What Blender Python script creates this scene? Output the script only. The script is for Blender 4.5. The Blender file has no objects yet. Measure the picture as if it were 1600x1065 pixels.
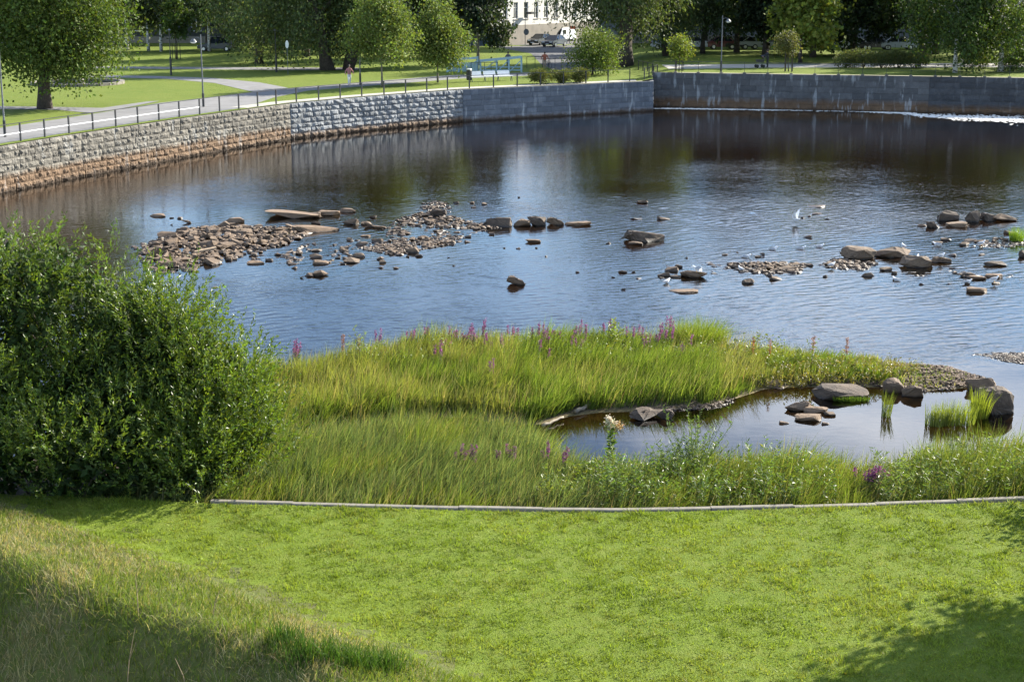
import bpy, bmesh, math, random
import numpy as np
from mathutils import Vector, Matrix
from mathutils.geometry import tessellate_polygon

scene = bpy.context.scene
C = scene.collection
R = math.radians
random.seed(7); rng = np.random.default_rng(7)

# ------------------------------------------------------------------ camera, world, sun, exposure
FPX, CAMZ, PITCH = 2500.0, 12.8, R(13.1)
cam = bpy.data.cameras.new('camera'); cam.sensor_width = 36; cam.lens = 36*FPX/1600
cam.clip_start = 0.5; cam.clip_end = 3000
camo = bpy.data.objects.new('camera', cam); C.objects.link(camo)
camo.location = (0, 0, CAMZ); camo.rotation_euler = (R(90)-PITCH, 0, 0)
scene.camera = camo

SUN_EL, SUN_TH = R(29), R(37.5)           # elevation, angle from +x towards +y
SUN = Vector((math.cos(SUN_EL)*math.cos(SUN_TH), math.cos(SUN_EL)*math.sin(SUN_TH), math.sin(SUN_EL)))
world = bpy.data.worlds.new('World'); scene.world = world; world.use_nodes = True
wn, wl = world.node_tree.nodes, world.node_tree.links
wn.clear()
wout = wn.new('ShaderNodeOutputWorld'); wbg = wn.new('ShaderNodeBackground'); wbg.inputs['Strength'].default_value = 0.085
sky = wn.new('ShaderNodeTexSky'); sky.sky_type = 'NISHITA'; sky.sun_disc = False
sky.sun_elevation = SUN_EL; sky.sun_rotation = math.pi/2-SUN_TH
sky.altitude = 900; sky.air_density = 1.0; sky.dust_density = 0.1; sky.ozone_density = 3.0
# scattered fair-weather clouds all over the sky, on a flat layer overhead
tc = wn.new('ShaderNodeTexCoord'); sep = wn.new('ShaderNodeSeparateXYZ'); wl.new(tc.outputs['Generated'], sep.inputs[0])
def wmath(op, a, b):
    m = wn.new('ShaderNodeMath'); m.operation = op
    for i, v in enumerate((a, b)):
        if isinstance(v, (int, float)): m.inputs[i].default_value = v
        else: wl.new(v, m.inputs[i])
    return m.outputs[0]
zz = wmath('ADD', wmath('MAXIMUM', sep.outputs[2], 0.0), 0.20)
cmb = wn.new('ShaderNodeCombineXYZ')
wl.new(wmath('DIVIDE', sep.outputs[0], zz), cmb.inputs[0]); wl.new(wmath('DIVIDE', sep.outputs[1], zz), cmb.inputs[1])
cmb.inputs[2].default_value = 9.2
cn = wn.new('ShaderNodeTexNoise'); cn.inputs['Scale'].default_value = 0.9; cn.inputs['Detail'].default_value = 7
cn.inputs['Roughness'].default_value = 0.55
wl.new(cmb.outputs[0], cn.inputs['Vector'])
cr = wn.new('ShaderNodeValToRGB'); cr.color_ramp.elements[0].position = 0.54; cr.color_ramp.elements[1].position = 0.70
wl.new(cn.outputs[0], cr.inputs[0])
cmix = wn.new('ShaderNodeMix'); cmix.data_type = 'RGBA'
wl.new(cr.outputs[0], cmix.inputs[0]); wl.new(sky.outputs[0], cmix.inputs[6]); cmix.inputs[7].default_value = (15, 15.3, 15.8, 1)
wl.new(cmix.outputs[2], wbg.inputs['Color']); wl.new(wbg.outputs[0], wout.inputs['Surface'])

sl = bpy.data.lights.new('sun', 'SUN'); sl.energy = 5.0; sl.angle = R(0.53); sl.color = (1.0, 0.93, 0.80)
slo = bpy.data.objects.new('sun', sl); C.objects.link(slo); slo.rotation_euler = SUN.to_track_quat('Z', 'Y').to_euler(); slo.location = (60, 45, 60)

scene.view_settings.view_transform = 'Standard'; scene.view_settings.look = 'None'
scene.view_settings.exposure = 1.72; scene.view_settings.gamma = 1.0; scene.view_settings.use_curve_mapping = False

# ------------------------------------------------------------------ helpers
def G(px, py, z=0.0):
    """ground point seen at a photograph pixel, on the level z (used to survey the place)"""
    u = (px-800)/FPX; v = -(py-532.5)/FPX
    dy = math.cos(PITCH)+v*math.sin(PITCH); dz = -math.sin(PITCH)+v*math.cos(PITCH)
    t = (z-CAMZ)/dz
    return (u*t, dy*t)
def tag(o, label=None, cat=None, group=None, kind=None):
    if label: o['label'] = label
    if cat: o['category'] = cat
    if group: o['group'] = group
    if kind: o['kind'] = kind
    return o
def empty(name, loc=(0,0,0), rz=0.0):
    o = bpy.data.objects.new(name, None); C.objects.link(o); o.location = loc; o.rotation_euler = (0,0,rz); o.empty_display_size = .2
    return o
def mobj(name, me, mat=None, parent=None, loc=None, rot=None, scale=None):
    if mat is not None and not me.materials: me.materials.append(mat)
    o = bpy.data.objects.new(name, me); C.objects.link(o)
    if parent: o.parent = parent
    if loc is not None: o.location = loc
    if rot is not None: o.rotation_euler = rot
    if scale is not None: o.scale = scale
    return o
def np_mesh(name, V, F, cols=None, smooth=False):
    """V (n,3) floats, F (m,k) ints with k = 3 or 4, cols (n,3) point colours"""
    V = np.asarray(V, np.float32); F = np.asarray(F, np.int32)
    me = bpy.data.meshes.new(name); k = F.shape[1]
    me.vertices.add(len(V)); me.vertices.foreach_set('co', V.ravel())
    me.loops.add(F.size); me.loops.foreach_set('vertex_index', F.ravel())
    me.polygons.add(len(F)); me.polygons.foreach_set('loop_start', np.arange(0, F.size, k, dtype=np.int32))
    me.polygons.foreach_set('loop_total', np.full(len(F), k, np.int32))
    me.polygons.foreach_set('use_smooth', np.full(len(F), smooth, bool))
    me.update(calc_edges=True)
    if cols is not None:
        a = me.color_attributes.new('Col', 'FLOAT_COLOR', 'POINT')
        c4 = np.ones((len(V), 4), np.float32); c4[:, :3] = cols; a.data.foreach_set('color', c4.ravel())
    return me
class MB:
    """collects boxes, bars and tubes into one mesh"""
    def __init__(s): s.v = []; s.f = []
    def add(s, vs, fs):
        o = len(s.v); s.v += [tuple(x) for x in vs]; s.f += [tuple(i+o for i in f) for f in fs]; return s
    def box(s, x0, x1, y0, y1, z0, z1):
        return s.add([(x0,y0,z0),(x1,y0,z0),(x1,y1,z0),(x0,y1,z0),(x0,y0,z1),(x1,y0,z1),(x1,y1,z1),(x0,y1,z1)],
                     [(0,3,2,1),(4,5,6,7),(0,1,5,4),(1,2,6,5),(2,3,7,6),(3,0,4,7)])
    def bar(s, a, b, w, h=None):
        a, b = Vector(a), Vector(b); d = (b-a).normalized(); h = h or w
        up = Vector((0,0,1)) if abs(d.z) < .95 else Vector((0,1,0))
        x = d.cross(up).normalized()*(w/2); y = x.cross(d).normalized()*(h/2)
        vs = [a-x-y, a+x-y, a+x+y, a-x+y, b-x-y, b+x-y, b+x+y, b-x+y]
        return s.add(vs, [(0,3,2,1),(4,5,6,7),(0,1,5,4),(1,2,6,5),(2,3,7,6),(3,0,4,7)])
    def tube(s, pts, rad, n=7, cap=True):
        pts = [Vector(p) for p in pts]; rad = rad if hasattr(rad, '__len__') else [rad]*len(pts)
        vs = []; prev = None
        for i, p in enumerate(pts):
            d = (pts[min(i+1, len(pts)-1)]-pts[max(i-1, 0)]).normalized()
            if prev is None:
                prev = d.cross(Vector((0,0,1)) if abs(d.z) < .9 else Vector((1,0,0))).normalized()
            x = (prev-d*prev.dot(d)).normalized(); y = d.cross(x); prev = x
            for k in range(n):
                a = 2*math.pi*k/n; vs.append(p+(x*math.cos(a)+y*math.sin(a))*rad[i])
        fs = []
        for i in range(len(pts)-1):
            for k in range(n):
                fs.append((i*n+k, i*n+(k+1)%n, (i+1)*n+(k+1)%n, (i+1)*n+k))
        if cap: fs += [tuple(range(n-1,-1,-1)), tuple((len(pts)-1)*n+k for k in range(n))]
        return s.add(vs, fs)
    def lathe(s, c, prof, n=12):
        vs = []; fs = []
        for r, z in prof:
            for k in range(n):
                a = 2*math.pi*k/n; vs.append((c[0]+r*math.cos(a), c[1]+r*math.sin(a), c[2]+z))
        for i in range(len(prof)-1):
            for k in range(n): fs.append((i*n+k, i*n+(k+1)%n, (i+1)*n+(k+1)%n, (i+1)*n+k))
        fs += [tuple(range(n-1,-1,-1)), tuple((len(prof)-1)*n+k for k in range(n))]
        return s.add(vs, fs)
    def prism(s, prof, y0, y1):
        """profile in x,z pushed along y"""
        n = len(prof); vs = [(x,y0,z) for x, z in prof]+[(x,y1,z) for x, z in prof]
        return s.add(vs, [tuple(range(n)), tuple(range(2*n-1,n-1,-1))]+[(i, i+n, (i+1)%n+n, (i+1)%n) for i in range(n)])
    def mesh(s, name, smooth=False):
        me = bpy.data.meshes.new(name); me.from_pydata(s.v, [], s.f); me.validate()
        bm = bmesh.new(); bm.from_mesh(me); bmesh.ops.recalc_face_normals(bm, faces=bm.faces); bm.to_mesh(me); bm.free()
        if smooth: me.polygons.foreach_set('use_smooth', [True]*len(me.polygons))
        me.update(); return me
    def build(s, name, mat, parent=None, smooth=False, **k): return mobj(name, s.mesh(name, smooth), mat, parent, **k)
def vnoise(x, y, scale, seed=0):
    """smooth value noise 0..1 on arrays"""
    x = np.asarray(x, float)/scale; y = np.asarray(y, float)/scale
    xi = np.floor(x).astype(np.int64); yi = np.floor(y).astype(np.int64); fx = x-xi; fy = y-yi
    fx = fx*fx*(3-2*fx); fy = fy*fy*(3-2*fy)
    def h(a, b):
        n = (a*374761393+b*668265263+seed*974711) & 0x7fffffff
        n = ((n ^ (n >> 13))*1274126177) & 0x7fffffff
        return ((n ^ (n >> 16)) & 0xffff)/65535.0
    return (h(xi,yi)*(1-fx)+h(xi+1,yi)*fx)*(1-fy)+(h(xi,yi+1)*(1-fx)+h(xi+1,yi+1)*fx)*fy
def fbm(x, y, scale, seed=0, oct=3):
    t = 0; a = 1; n = 0
    for i in range(oct): t = t+a*vnoise(x, y, scale/(2**i), seed+i); n += a; a *= .5
    return t/n
def inpoly(x, y, P):
    ins = np.zeros(np.shape(x), bool); n = len(P)
    for i in range(n):
        (x0, y0), (x1, y1) = P[i], P[(i+1) % n]
        if y0 == y1: continue
        ins ^= ((y0 > y) != (y1 > y)) & (x < (x1-x0)*(y-y0)/(y1-y0)+x0)
    return ins
def sdist(x, y, P):
    """distance to the polygon's edge, positive inside"""
    d = np.full(np.shape(x), 1e9); n = len(P)
    for i in range(n):
        (x0, y0), (x1, y1) = P[i], P[(i+1) % n]; dx, dy = x1-x0, y1-y0; L = dx*dx+dy*dy+1e-9
        t = np.clip(((x-x0)*dx+(y-y0)*dy)/L, 0, 1); d = np.minimum(d, np.hypot(x-x0-t*dx, y-y0-t*dy))
    return np.where(inpoly(x, y, P), d, -d)
def sst(a, b, x): t = np.clip((x-a)/(b-a), 0, 1); return t*t*(3-2*t)
def scatter(P, n, seed=None):
    P = np.array(P); lo, hi = P.min(0), P.max(0); xs = []; tot = 0
    while tot < n:
        q = rng.uniform(lo, hi, (n*2, 2)); q = q[inpoly(q[:,0], q[:,1], P)]; xs.append(q); tot += len(q)
    return np.vstack(xs)[:n]

# ------------------------------------------------------------------ materials
def new_mat(name):
    m = bpy.data.materials.new(name); m.use_nodes = True; n = m.node_tree.nodes; l = m.node_tree.links; n.clear()
    o = n.new('ShaderNodeOutputMaterial'); p = n.new('ShaderNodeBsdfPrincipled'); l.new(p.outputs[0], o.inputs[0])
    return m, n, l, p, o
def sock(l, s, v):
    if isinstance(v, (int, float, tuple, list)): s.default_value = v
    else: l.new(v, s)
def mixc(n, l, f, a, b, mode='MIX'):
    m = n.new('ShaderNodeMix'); m.data_type = 'RGBA'; m.blend_type = mode
    for i, v in ((0, f), (6, a), (7, b)):
        if isinstance(v, tuple) and len(v) == 3: v = (*v, 1)
        sock(l, m.inputs[i], v)
    return m.outputs[2]
def mth(n, l, op, a, b=0.0, clamp=False):
    m = n.new('ShaderNodeMath'); m.operation = op; m.use_clamp = clamp; sock(l, m.inputs[0], a); sock(l, m.inputs[1], b); return m.outputs[0]
def noise(n, l, vec, scale, detail=4, rough=.55):
    t = n.new('ShaderNodeTexNoise'); t.inputs['Scale'].default_value = scale; t.inputs['Detail'].default_value = detail
    t.inputs['Roughness'].default_value = rough; l.new(vec, t.inputs['Vector']); return t.outputs[0]
def ramp(n, l, f, a, b, ca=(0,0,0,1), cb=(1,1,1,1)):
    r = n.new('ShaderNodeValToRGB'); r.color_ramp.elements[0].position = a; r.color_ramp.elements[1].position = b
    r.color_ramp.elements[0].color = ca; r.color_ramp.elements[1].color = cb; l.new(f, r.inputs[0]); return r.outputs[0]
def mapv(n, l, vec, sc):
    m = n.new('ShaderNodeMapping'); m.inputs['Scale'].default_value = sc; l.new(vec, m.inputs[0]); return m.outputs[0]
def pos(n): return n.new('ShaderNodeNewGeometry').outputs['Position']
def bump(n, l, h, strength, dist=.02, normal=None):
    b = n.new('ShaderNodeBump'); b.inputs['Strength'].default_value = strength; b.inputs['Distance'].default_value = dist
    l.new(h, b.inputs['Height'])
    if normal is not None: l.new(normal, b.inputs['Normal'])
    return b.outputs[0]
def simple(name, col, rough=.6, var=.25, scale=3.0, metal=0.0, bmp=0.0):
    m, n, l, p, o = new_mat(name); v = pos(n); f = noise(n, l, v, scale, 5)
    lo = tuple(c*(1-var) for c in col); hi = tuple(min(1, c*(1+var)) for c in col)
    l.new(mixc(n, l, ramp(n, l, f, .3, .7), lo, hi), p.inputs['Base Color'])
    p.inputs['Roughness'].default_value = rough; p.inputs['Metallic'].default_value = metal
    if bmp: l.new(bump(n, l, f, bmp), p.inputs['Normal'])
    return m
def leafmat(name, transl=.4, rough=.45, spec=.4, tint=(1.25,1.2,.5)):
    """leaf colour comes from the mesh; light shines through"""
    m, n, l, p, o = new_mat(name); a = n.new('ShaderNodeAttribute'); a.attribute_name = 'Col'
    l.new(a.outputs['Color'], p.inputs['Base Color']); p.inputs['Roughness'].default_value = rough
    p.inputs['Specular IOR Level'].default_value = spec
    t = n.new('ShaderNodeBsdfTranslucent'); l.new(mixc(n, l, 1.0, a.outputs['Color'], tint, 'MULTIPLY'), t.inputs['Color'])
    ms = n.new('ShaderNodeMixShader'); ms.inputs[0].default_value = transl
    l.new(p.outputs[0], ms.inputs[1]); l.new(t.outputs[0], ms.inputs[2]); l.new(ms.outputs[0], o.inputs[0])
    return m
M = {}
M['grass'] = leafmat('grass_blades', .42, .55, .12)
M['leaf'] = leafmat('leaves', .36, .6, .22)
M['gloss_leaf'] = leafmat('willow_leaves', .40, .42, .42, (1.4,1.3,.45))
M['petal'] = leafmat('petals', .35, .6, .2, (1.1,.9,1.0))
M['bark'] = simple('bark', (.055,.042,.032), .9, .45, 6, bmp=.6)
M['pale_bark'] = simple('pale_bark', (.16,.14,.11), .85, .35, 6, bmp=.4)
def birch_bark():
    m, n, l, p, o = new_mat('birch_bark'); v = pos(n)
    f = noise(n, l, mapv(n, l, v, (1.5,1.5,5)), 2.2, 5)
    l.new(mixc(n, l, ramp(n, l, f, .50, .60), (.62,.60,.56), (.035,.03,.028)), p.inputs['Base Color']); p.inputs['Roughness'].default_value = .8
    return m
M['birch'] = birch_bark()
M['stem'] = simple('stem', (.10,.14,.04), .7, .3, 10)
M['dead_stem'] = simple('dead_stem', (.20,.15,.09), .8, .3, 10)
M['black_metal'] = simple('black_painted_metal', (.02,.021,.024), .45, .2, 8)
M['grey_metal'] = simple('grey_metal', (.10,.11,.125), .45, .2, 5)
M['white_paint'] = simple('white_paint', (.72,.73,.74), .5, .08, 4)
M['blue_paint'] = simple('pale_blue_paint', (.33,.47,.53), .6, .15, 3)
M['concrete'] = simple('concrete', (.17,.155,.125), .85, .22, 5, bmp=.3)
M['driftwood'] = simple('driftwood', (.34,.25,.16), .8, .3, 7, bmp=.4)
M['greywood'] = simple('bleached_wood', (.24,.20,.15), .8, .25, 7, bmp=.4)
M['asphalt'] = simple('asphalt_path', (.155,.152,.15), .9, .16, .9, bmp=.1)
M['road'] = simple('street_asphalt', (.075,.075,.078), .9, .2, .7)
M['gravelpath'] = simple('gravel_path', (.34,.32,.28), .95, .16, 1.5)
M['rubber'] = simple('rubber', (.018,.018,.019), .7, .2)
M['chrome'] = simple('silver', (.5,.51,.52), .3, .05, 3, .8)
M['glass'] = simple('dark_glass', (.015,.018,.022), .08, .1)
M['lamp_glass'] = simple('lamp_lens', (.75,.76,.76), .25, .05)
M['red_plastic'] = simple('red_plastic', (.45,.03,.025), .4, .1)
M['orange_sign'] = simple('orange_red_sign', (.62,.10,.04), .4, .05)
M['skin'] = simple('skin', (.48,.27,.19), .6, .05)
M['hair'] = simple('dark_hair', (.04,.028,.02), .6, .2)
def car_paint(name, col): 
    m = simple(name, col, .38, .05); m.node_tree.nodes['Principled BSDF'].inputs['Coat Weight'].default_value = .15; return m

def lawn_mat(name, a, b, c, sc=1.0, bmp=.8):
    m, n, l, p, o = new_mat(name); v = pos(n)
    f1 = noise(n, l, v, .22*sc, 4); f2 = noise(n, l, v, 1.6*sc, 6, .65); f3 = noise(n, l, v, 22*sc, 3)
    col = mixc(n, l, ramp(n, l, f1, .35, .65), a, b); col = mixc(n, l, ramp(n, l, f2, .45, .72), col, c)
    col = mixc(n, l, mth(n, l, 'MULTIPLY', ramp(n, l, f3, .35, .7), .45), col, tuple(x*.55 for x in a))
    l.new(col, p.inputs['Base Color']); p.inputs['Roughness'].default_value = .9; p.inputs['Specular IOR Level'].default_value = .1
    l.new(bump(n, l, f3, bmp, .06), p.inputs['Normal'])
    return m
M['park_lawn'] = lawn_mat('park_lawn', (.115,.160,.026), (.14,.18,.032), (.165,.19,.042))
M['near_lawn'] = lawn_mat('near_lawn', (.115,.165,.020), (.135,.185,.023), (.155,.185,.032), 1.5)
M['bank_soil'] = lawn_mat('bank_turf', (.11,.13,.04), (.15,.15,.06), (.10,.14,.03), 2)

def rock_mat(name, lo, hi, wetz=.10, soft=.10):
    m, n, l, p, o = new_mat(name); v = pos(n)
    oi = n.new('ShaderNodeObjectInfo').outputs['Random']
    f = noise(n, l, v, 2.4, 7, .65); g = noise(n, l, v, 19, 4)
    col = mixc(n, l, ramp(n, l, f, .30, .72), lo, hi)
    col = mixc(n, l, mth(n, l, 'MULTIPLY', oi, .45), col, (hi[0]*.75, hi[1]*.80, hi[2]*.88))
    col = mixc(n, l, mth(n, l, 'MULTIPLY', ramp(n, l, g, .55, .75), .35), col, tuple(x*.45 for x in lo))
    sp = n.new('ShaderNodeSeparateXYZ'); l.new(v, sp.inputs[0])
    zz = mth(n, l, 'ADD', sp.outputs[2], mth(n, l, 'MULTIPLY', mth(n, l, 'SUBTRACT', f, .5), .12))
    wet = mth(n, l, 'DIVIDE', mth(n, l, 'SUBTRACT', wetz, zz), soft, True)          # the waterline stays wet and dark
    l.new(mixc(n, l, wet, col, tuple(x*.38 for x in lo)), p.inputs['Base Color'])
    l.new(mth(n, l, 'SUBTRACT', .88, mth(n, l, 'MULTIPLY', wet, .45)), p.inputs['Roughness'])
    l.new(bump(n, l, mth(n, l, 'ADD', f, mth(n, l, 'MULTIPLY', g, .25)), .8, .06), p.inputs['Normal'])
    return m
M['rock'] = rock_mat('brown_river_rock', (.066,.043,.028), (.195,.134,.084))
M['slab'] = rock_mat('tan_slab_rock', (.12,.078,.048), (.23,.155,.096), .05, .06)
M['dark_rock'] = rock_mat('dark_boulder', (.034,.026,.019), (.12,.085,.058), .14, .16)
M['pale_stone'] = rock_mat('pale_stone', (.22,.18,.125), (.30,.25,.19), -.5)

def wall_mat(name, lo, hi, brown_top, brown_soft=.35, streak=0.25, chisel=.12):
    m, n, l, p, o = new_mat(name); v = pos(n)
    oi = n.new('ShaderNodeObjectInfo').outputs['Random']
    f = noise(n, l, v, 1.7, 7, .68); g = noise(n, l, v, 9, 4)
    col = mixc(n, l, ramp(n, l, f, .28, .72), lo, hi)
    col = mixc(n, l, mth(n, l, 'MULTIPLY', ramp(n, l, oi, .1, .95), .55), col, tuple(x*.58 for x in lo))
    col = mixc(n, l, mth(n, l, 'MULTIPLY', ramp(n, l, g, .5, .8), .4), col, tuple(x*.6 for x in lo))
    sp = n.new('ShaderNodeSeparateXYZ'); l.new(v, sp.inputs[0])
    zn = mth(n, l, 'ADD', sp.outputs[2], mth(n, l, 'MULTIPLY', mth(n, l, 'SUBTRACT', f, .5), .7))
    bt = mth(n, l, 'DIVIDE', mth(n, l, 'SUBTRACT', brown_top, zn), brown_soft, True)  # peat stain up to the high-water mark
    col = mixc(n, l, mth(n, l, 'MULTIPLY', bt, .85), col, mixc(n, l, f, (.065,.034,.014), (.19,.108,.05)))
    st = noise(n, l, mapv(n, l, v, (1.8,1.8,.30)), 1.3, 4)
    st2 = noise(n, l, v, .5, 2)
    col = mixc(n, l, mth(n, l, 'MULTIPLY', mth(n, l, 'MULTIPLY', ramp(n, l, st, .56, .64), ramp(n, l, st2, .42, .55)), streak), col, (.34,.36,.37))   # lime runs
    al = mth(n, l, 'DIVIDE', mth(n, l, 'SUBTRACT', .28, zn), .2, True)
    col = mixc(n, l, mth(n, l, 'MULTIPLY', al, .75), col, (.035,.022,.012))
    ch = noise(n, l, mapv(n, l, v, (7,7,1.3)), 1.0, 3)
    l.new(col, p.inputs['Base Color']); p.inputs['Roughness'].default_value = .9
    l.new(bump(n, l, mth(n, l, 'ADD', mth(n, l, 'ADD', f, ch), mth(n, l, 'MULTIPLY', g, .5)), 1.0, chisel), p.inputs['Normal'])
    return m
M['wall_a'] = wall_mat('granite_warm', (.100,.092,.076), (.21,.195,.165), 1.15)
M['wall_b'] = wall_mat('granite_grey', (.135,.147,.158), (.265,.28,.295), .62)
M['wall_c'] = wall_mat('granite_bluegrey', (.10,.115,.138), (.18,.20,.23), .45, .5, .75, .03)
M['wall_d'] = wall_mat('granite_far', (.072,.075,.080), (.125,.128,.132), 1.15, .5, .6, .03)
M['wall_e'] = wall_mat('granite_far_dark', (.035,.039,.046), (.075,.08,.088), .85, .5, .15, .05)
M['mortar'] = simple('mortar_core', (.09,.075,.06), .95, .3, 3)

def water_mat():
    m, n, l, p, o = new_mat('river_water'); n.remove(p); v = pos(n)
    # small wind ripples, sheltered (calm) where the attribute says so
    a = n.new('ShaderNodeAttribute'); a.attribute_name = 'Col'
    sp = n.new('ShaderNodeSeparateColor'); l.new(a.outputs['Color'], sp.inputs[0])
    w1 = noise(n, l, mapv(n, l, v, (1.0,1.9,1)), 1.9, 3, .55)
    w2 = noise(n, l, mapv(n, l, v, (.6,1.3,1)), .55, 2)
    w3 = noise(n, l, mapv(n, l, v, (.8,1.6,1)), 6.0, 2)
    gust = ramp(n, l, noise(n, l, mapv(n, l, v, (.55,.9,1)), .12, 3), .3, .7, (.55,.55,.55,1), (1,1,1,1))
    hgt = mth(n, l, 'ADD', mth(n, l, 'MULTIPLY', w1, .030), mth(n, l, 'ADD', mth(n, l, 'MULTIPLY', w2, .02), mth(n, l, 'MULTIPLY', w3, .010)))
    hgt = mth(n, l, 'MULTIPLY', hgt, mth(n, l, 'MULTIPLY', gust, sp.outputs[0]))
    b = n.new('ShaderNodeBump'); b.inputs['Strength'].default_value = 1.0; b.inputs['Distance'].default_value = 1.0; l.new(hgt, b.inputs['Height'])
    gl = n.new('ShaderNodeBsdfGlossy'); gl.inputs['Roughness'].default_value = .03; gl.inputs['Color'].default_value = (1,1,1,1); l.new(b.outputs[0], gl.inputs['Normal'])
    tr = n.new('ShaderNodeBsdfTransparent'); tr.inputs['Color'].default_value = (.72,.54,.32,1)
    fr = n.new('ShaderNodeFresnel'); fr.inputs['IOR'].default_value = 1.33; l.new(b.outputs[0], fr.inputs['Normal'])
    ms = n.new('ShaderNodeMixShader'); l.new(fr.outputs[0], ms.inputs[0]); l.new(tr.outputs[0], ms.inputs[1]); l.new(gl.outputs[0], ms.inputs[2])
    l.new(ms.outputs[0], o.inputs[0])
    return m
M['water'] = water_mat()
def bed_mat():
    m, n, l, p, o = new_mat('river_bed'); v = pos(n)
    f = noise(n, l, v, .8, 6, .6); vo = n.new('ShaderNodeTexVoronoi'); vo.inputs['Scale'].default_value = 3.2; l.new(v, vo.inputs['Vector'])
    col = mixc(n, l, ramp(n, l, f, .3, .7), (.13,.098,.042), (.27,.205,.09))
    col = mixc(n, l, mth(n, l, 'MULTIPLY', ramp(n, l, vo.outputs['Distance'], .2, .55), .6), col, (.075,.062,.026))
    sp = n.new('ShaderNodeSeparateXYZ'); l.new(v, sp.inputs[0])
    deep = mth(n, l, 'DIVIDE', mth(n, l, 'SUBTRACT', -.18, sp.outputs[2]), .5, True)   # deep peat mud, its colour also standing in for light lost with depth
    col = mixc(n, l, deep, col, (.085,.040,.015))
    dry = mth(n, l, 'DIVIDE', mth(n, l, 'SUBTRACT', sp.outputs[2], .02), .06, True)
    col = mixc(n, l, dry, col, mixc(n, l, noise(n, l, v, 9, 4), (.035,.027,.018), (.10,.075,.05)))
    l.new(col, p.inputs['Base Color']); p.inputs['Roughness'].default_value = .9
    l.new(bump(n, l, f, .6, .1), p.inputs['Normal'])
    return m
M['bed'] = bed_mat()

# ------------------------------------------------------------------ layout of the shores (world metres)
WALL1 = [(-37.5,70),(-35.2,78),(-33,84.5),(-31.2,88.8),(-29.9,92.9),(-27.9,98.7),(-25.3,105),(-22.4,112),(-19.2,118.9),(-17,123.4)]
WALL2 = [(-17,123.4),(-12.3,129.4),(-7.6,134.4),(-4.2,138.0)]
WALL3 = [(-4.2,138.0),(13.0,148.6)]
WALL4 = [(13.2,152.4),(37.8,146.4)]
WALL5 = [(37.8,146.4),(90,134)]
QZ, FZ = 2.75, 3.3                     # levels of the two quays
def ywall(x):
    pts = np.array(WALL1[:-1]+WALL2[:-1]+WALL3+WALL4+[WALL5[1]]); return np.interp(x, pts[:,0], pts[:,1])
def zpark(x, y=0): return QZ+(FZ-QZ)*sst(11.5, 15.5, np.asarray(x, float)+0.0*np.asarray(y, float))

KERB = [G(200,782,.9),(-7.2,34.9),(-5.3,34.75),G(640,792,.9),G(820,796,.9),G(1000,797,.9),G(1200,793,.9),G(1400,787,.9),G(1600,780,.9),(16,35.7)]
KERB[0] = (-16,36.2)
def ykerb(x): k = np.array(KERB); return np.interp(x, k[:,0], k[:,1])
def gp(pts, z=0.0): return [G(a, b, z) for a, b in pts]
ISLAND = gp([(380,610),(470,588),(560,568),(720,552),(950,546),(1100,545),(1250,558),(1400,570),(1480,576),(1536,592),(1500,606),(1430,612),(1370,603),(1300,603),(1200,606),(1150,622),(1110,634),(1000,640),(900,644),(830,664),(700,650),(560,662),(400,700)])
SHORE = [(-20,36)]+gp([(200,690),(430,702),(560,697),(700,698),(800,710),(850,724),(900,752),(1000,760),(1150,748),(1350,757),(1500,745),(1640,742)])+[(18,38.8),(18,33),(-20,33)]
BAR1 = gp([(205,385),(290,358),(350,352),(440,355),(490,362),(455,380),(395,397),(340,414),(270,428),(235,424)])
BAR2 = gp([(605,352),(625,340),(655,332),(658,318),(690,314),(706,322),(700,336),(745,348),(790,358),(720,358),(640,354)])
BAR3 = gp([(555,390),(590,375),(640,372),(700,368),(735,368),(712,382),(660,390),(620,400),(580,392)])
BAR4 = gp([(1135,412),(1190,410),(1265,412),(1250,426),(1195,429),(1150,424)])
BAR5 = gp([(1278,414),(1305,404),(1372,412),(1350,422),(1300,421)])
BAR6 = gp([(1500,386),(1535,377),(1640,372),(1640,384),(1560,388)])
BAR7 = gp([(1505,553),(1550,549),(1660,550),(1660,575),(1580,566)])
SHALLOW = [(gp([(200,350),(400,330),(620,325),(760,345),(760,390),(640,410),(500,430),(330,430),(200,420)]), -.16),
           (gp([(1020,410),(1150,400),(1290,395),(1450,395),(1600,370),(1620,450),(1450,440),(1300,445),(1100,465),(1000,455)]), -.20),
           (gp([(800,655),(1110,630),(1520,610),(1700,600),(1700,760),(850,720)]), -.34)]
def bedz(x, y):
    x = np.asarray(x, float); y = np.asarray(y, float); z = np.full(x.shape, -1.1)
    for P, d in SHALLOW:
        s = sst(-4, 1.5, sdist(x, y, P)); z = np.maximum(z, -1.1+(1.1+d)*s)
    for P, h, w in ((ISLAND,.14,.9),(SHORE,.30,1.2),(BAR1,-.02,1.2),(BAR2,-.05,.9),(BAR3,-.06,.9),(BAR4,-.06,.8),(BAR5,-.06,.8),(BAR6,-.03,.9),(BAR7,.0,.9)):
        sd = sdist(x, y, P); z = np.maximum(z, np.where(sd > -w*1.5, -.30+(.30+h)*sst(-w*1.5, w*.7, sd), z))
    return z+(fbm(x, y, 1.6, 3)-.5)*.12
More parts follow.
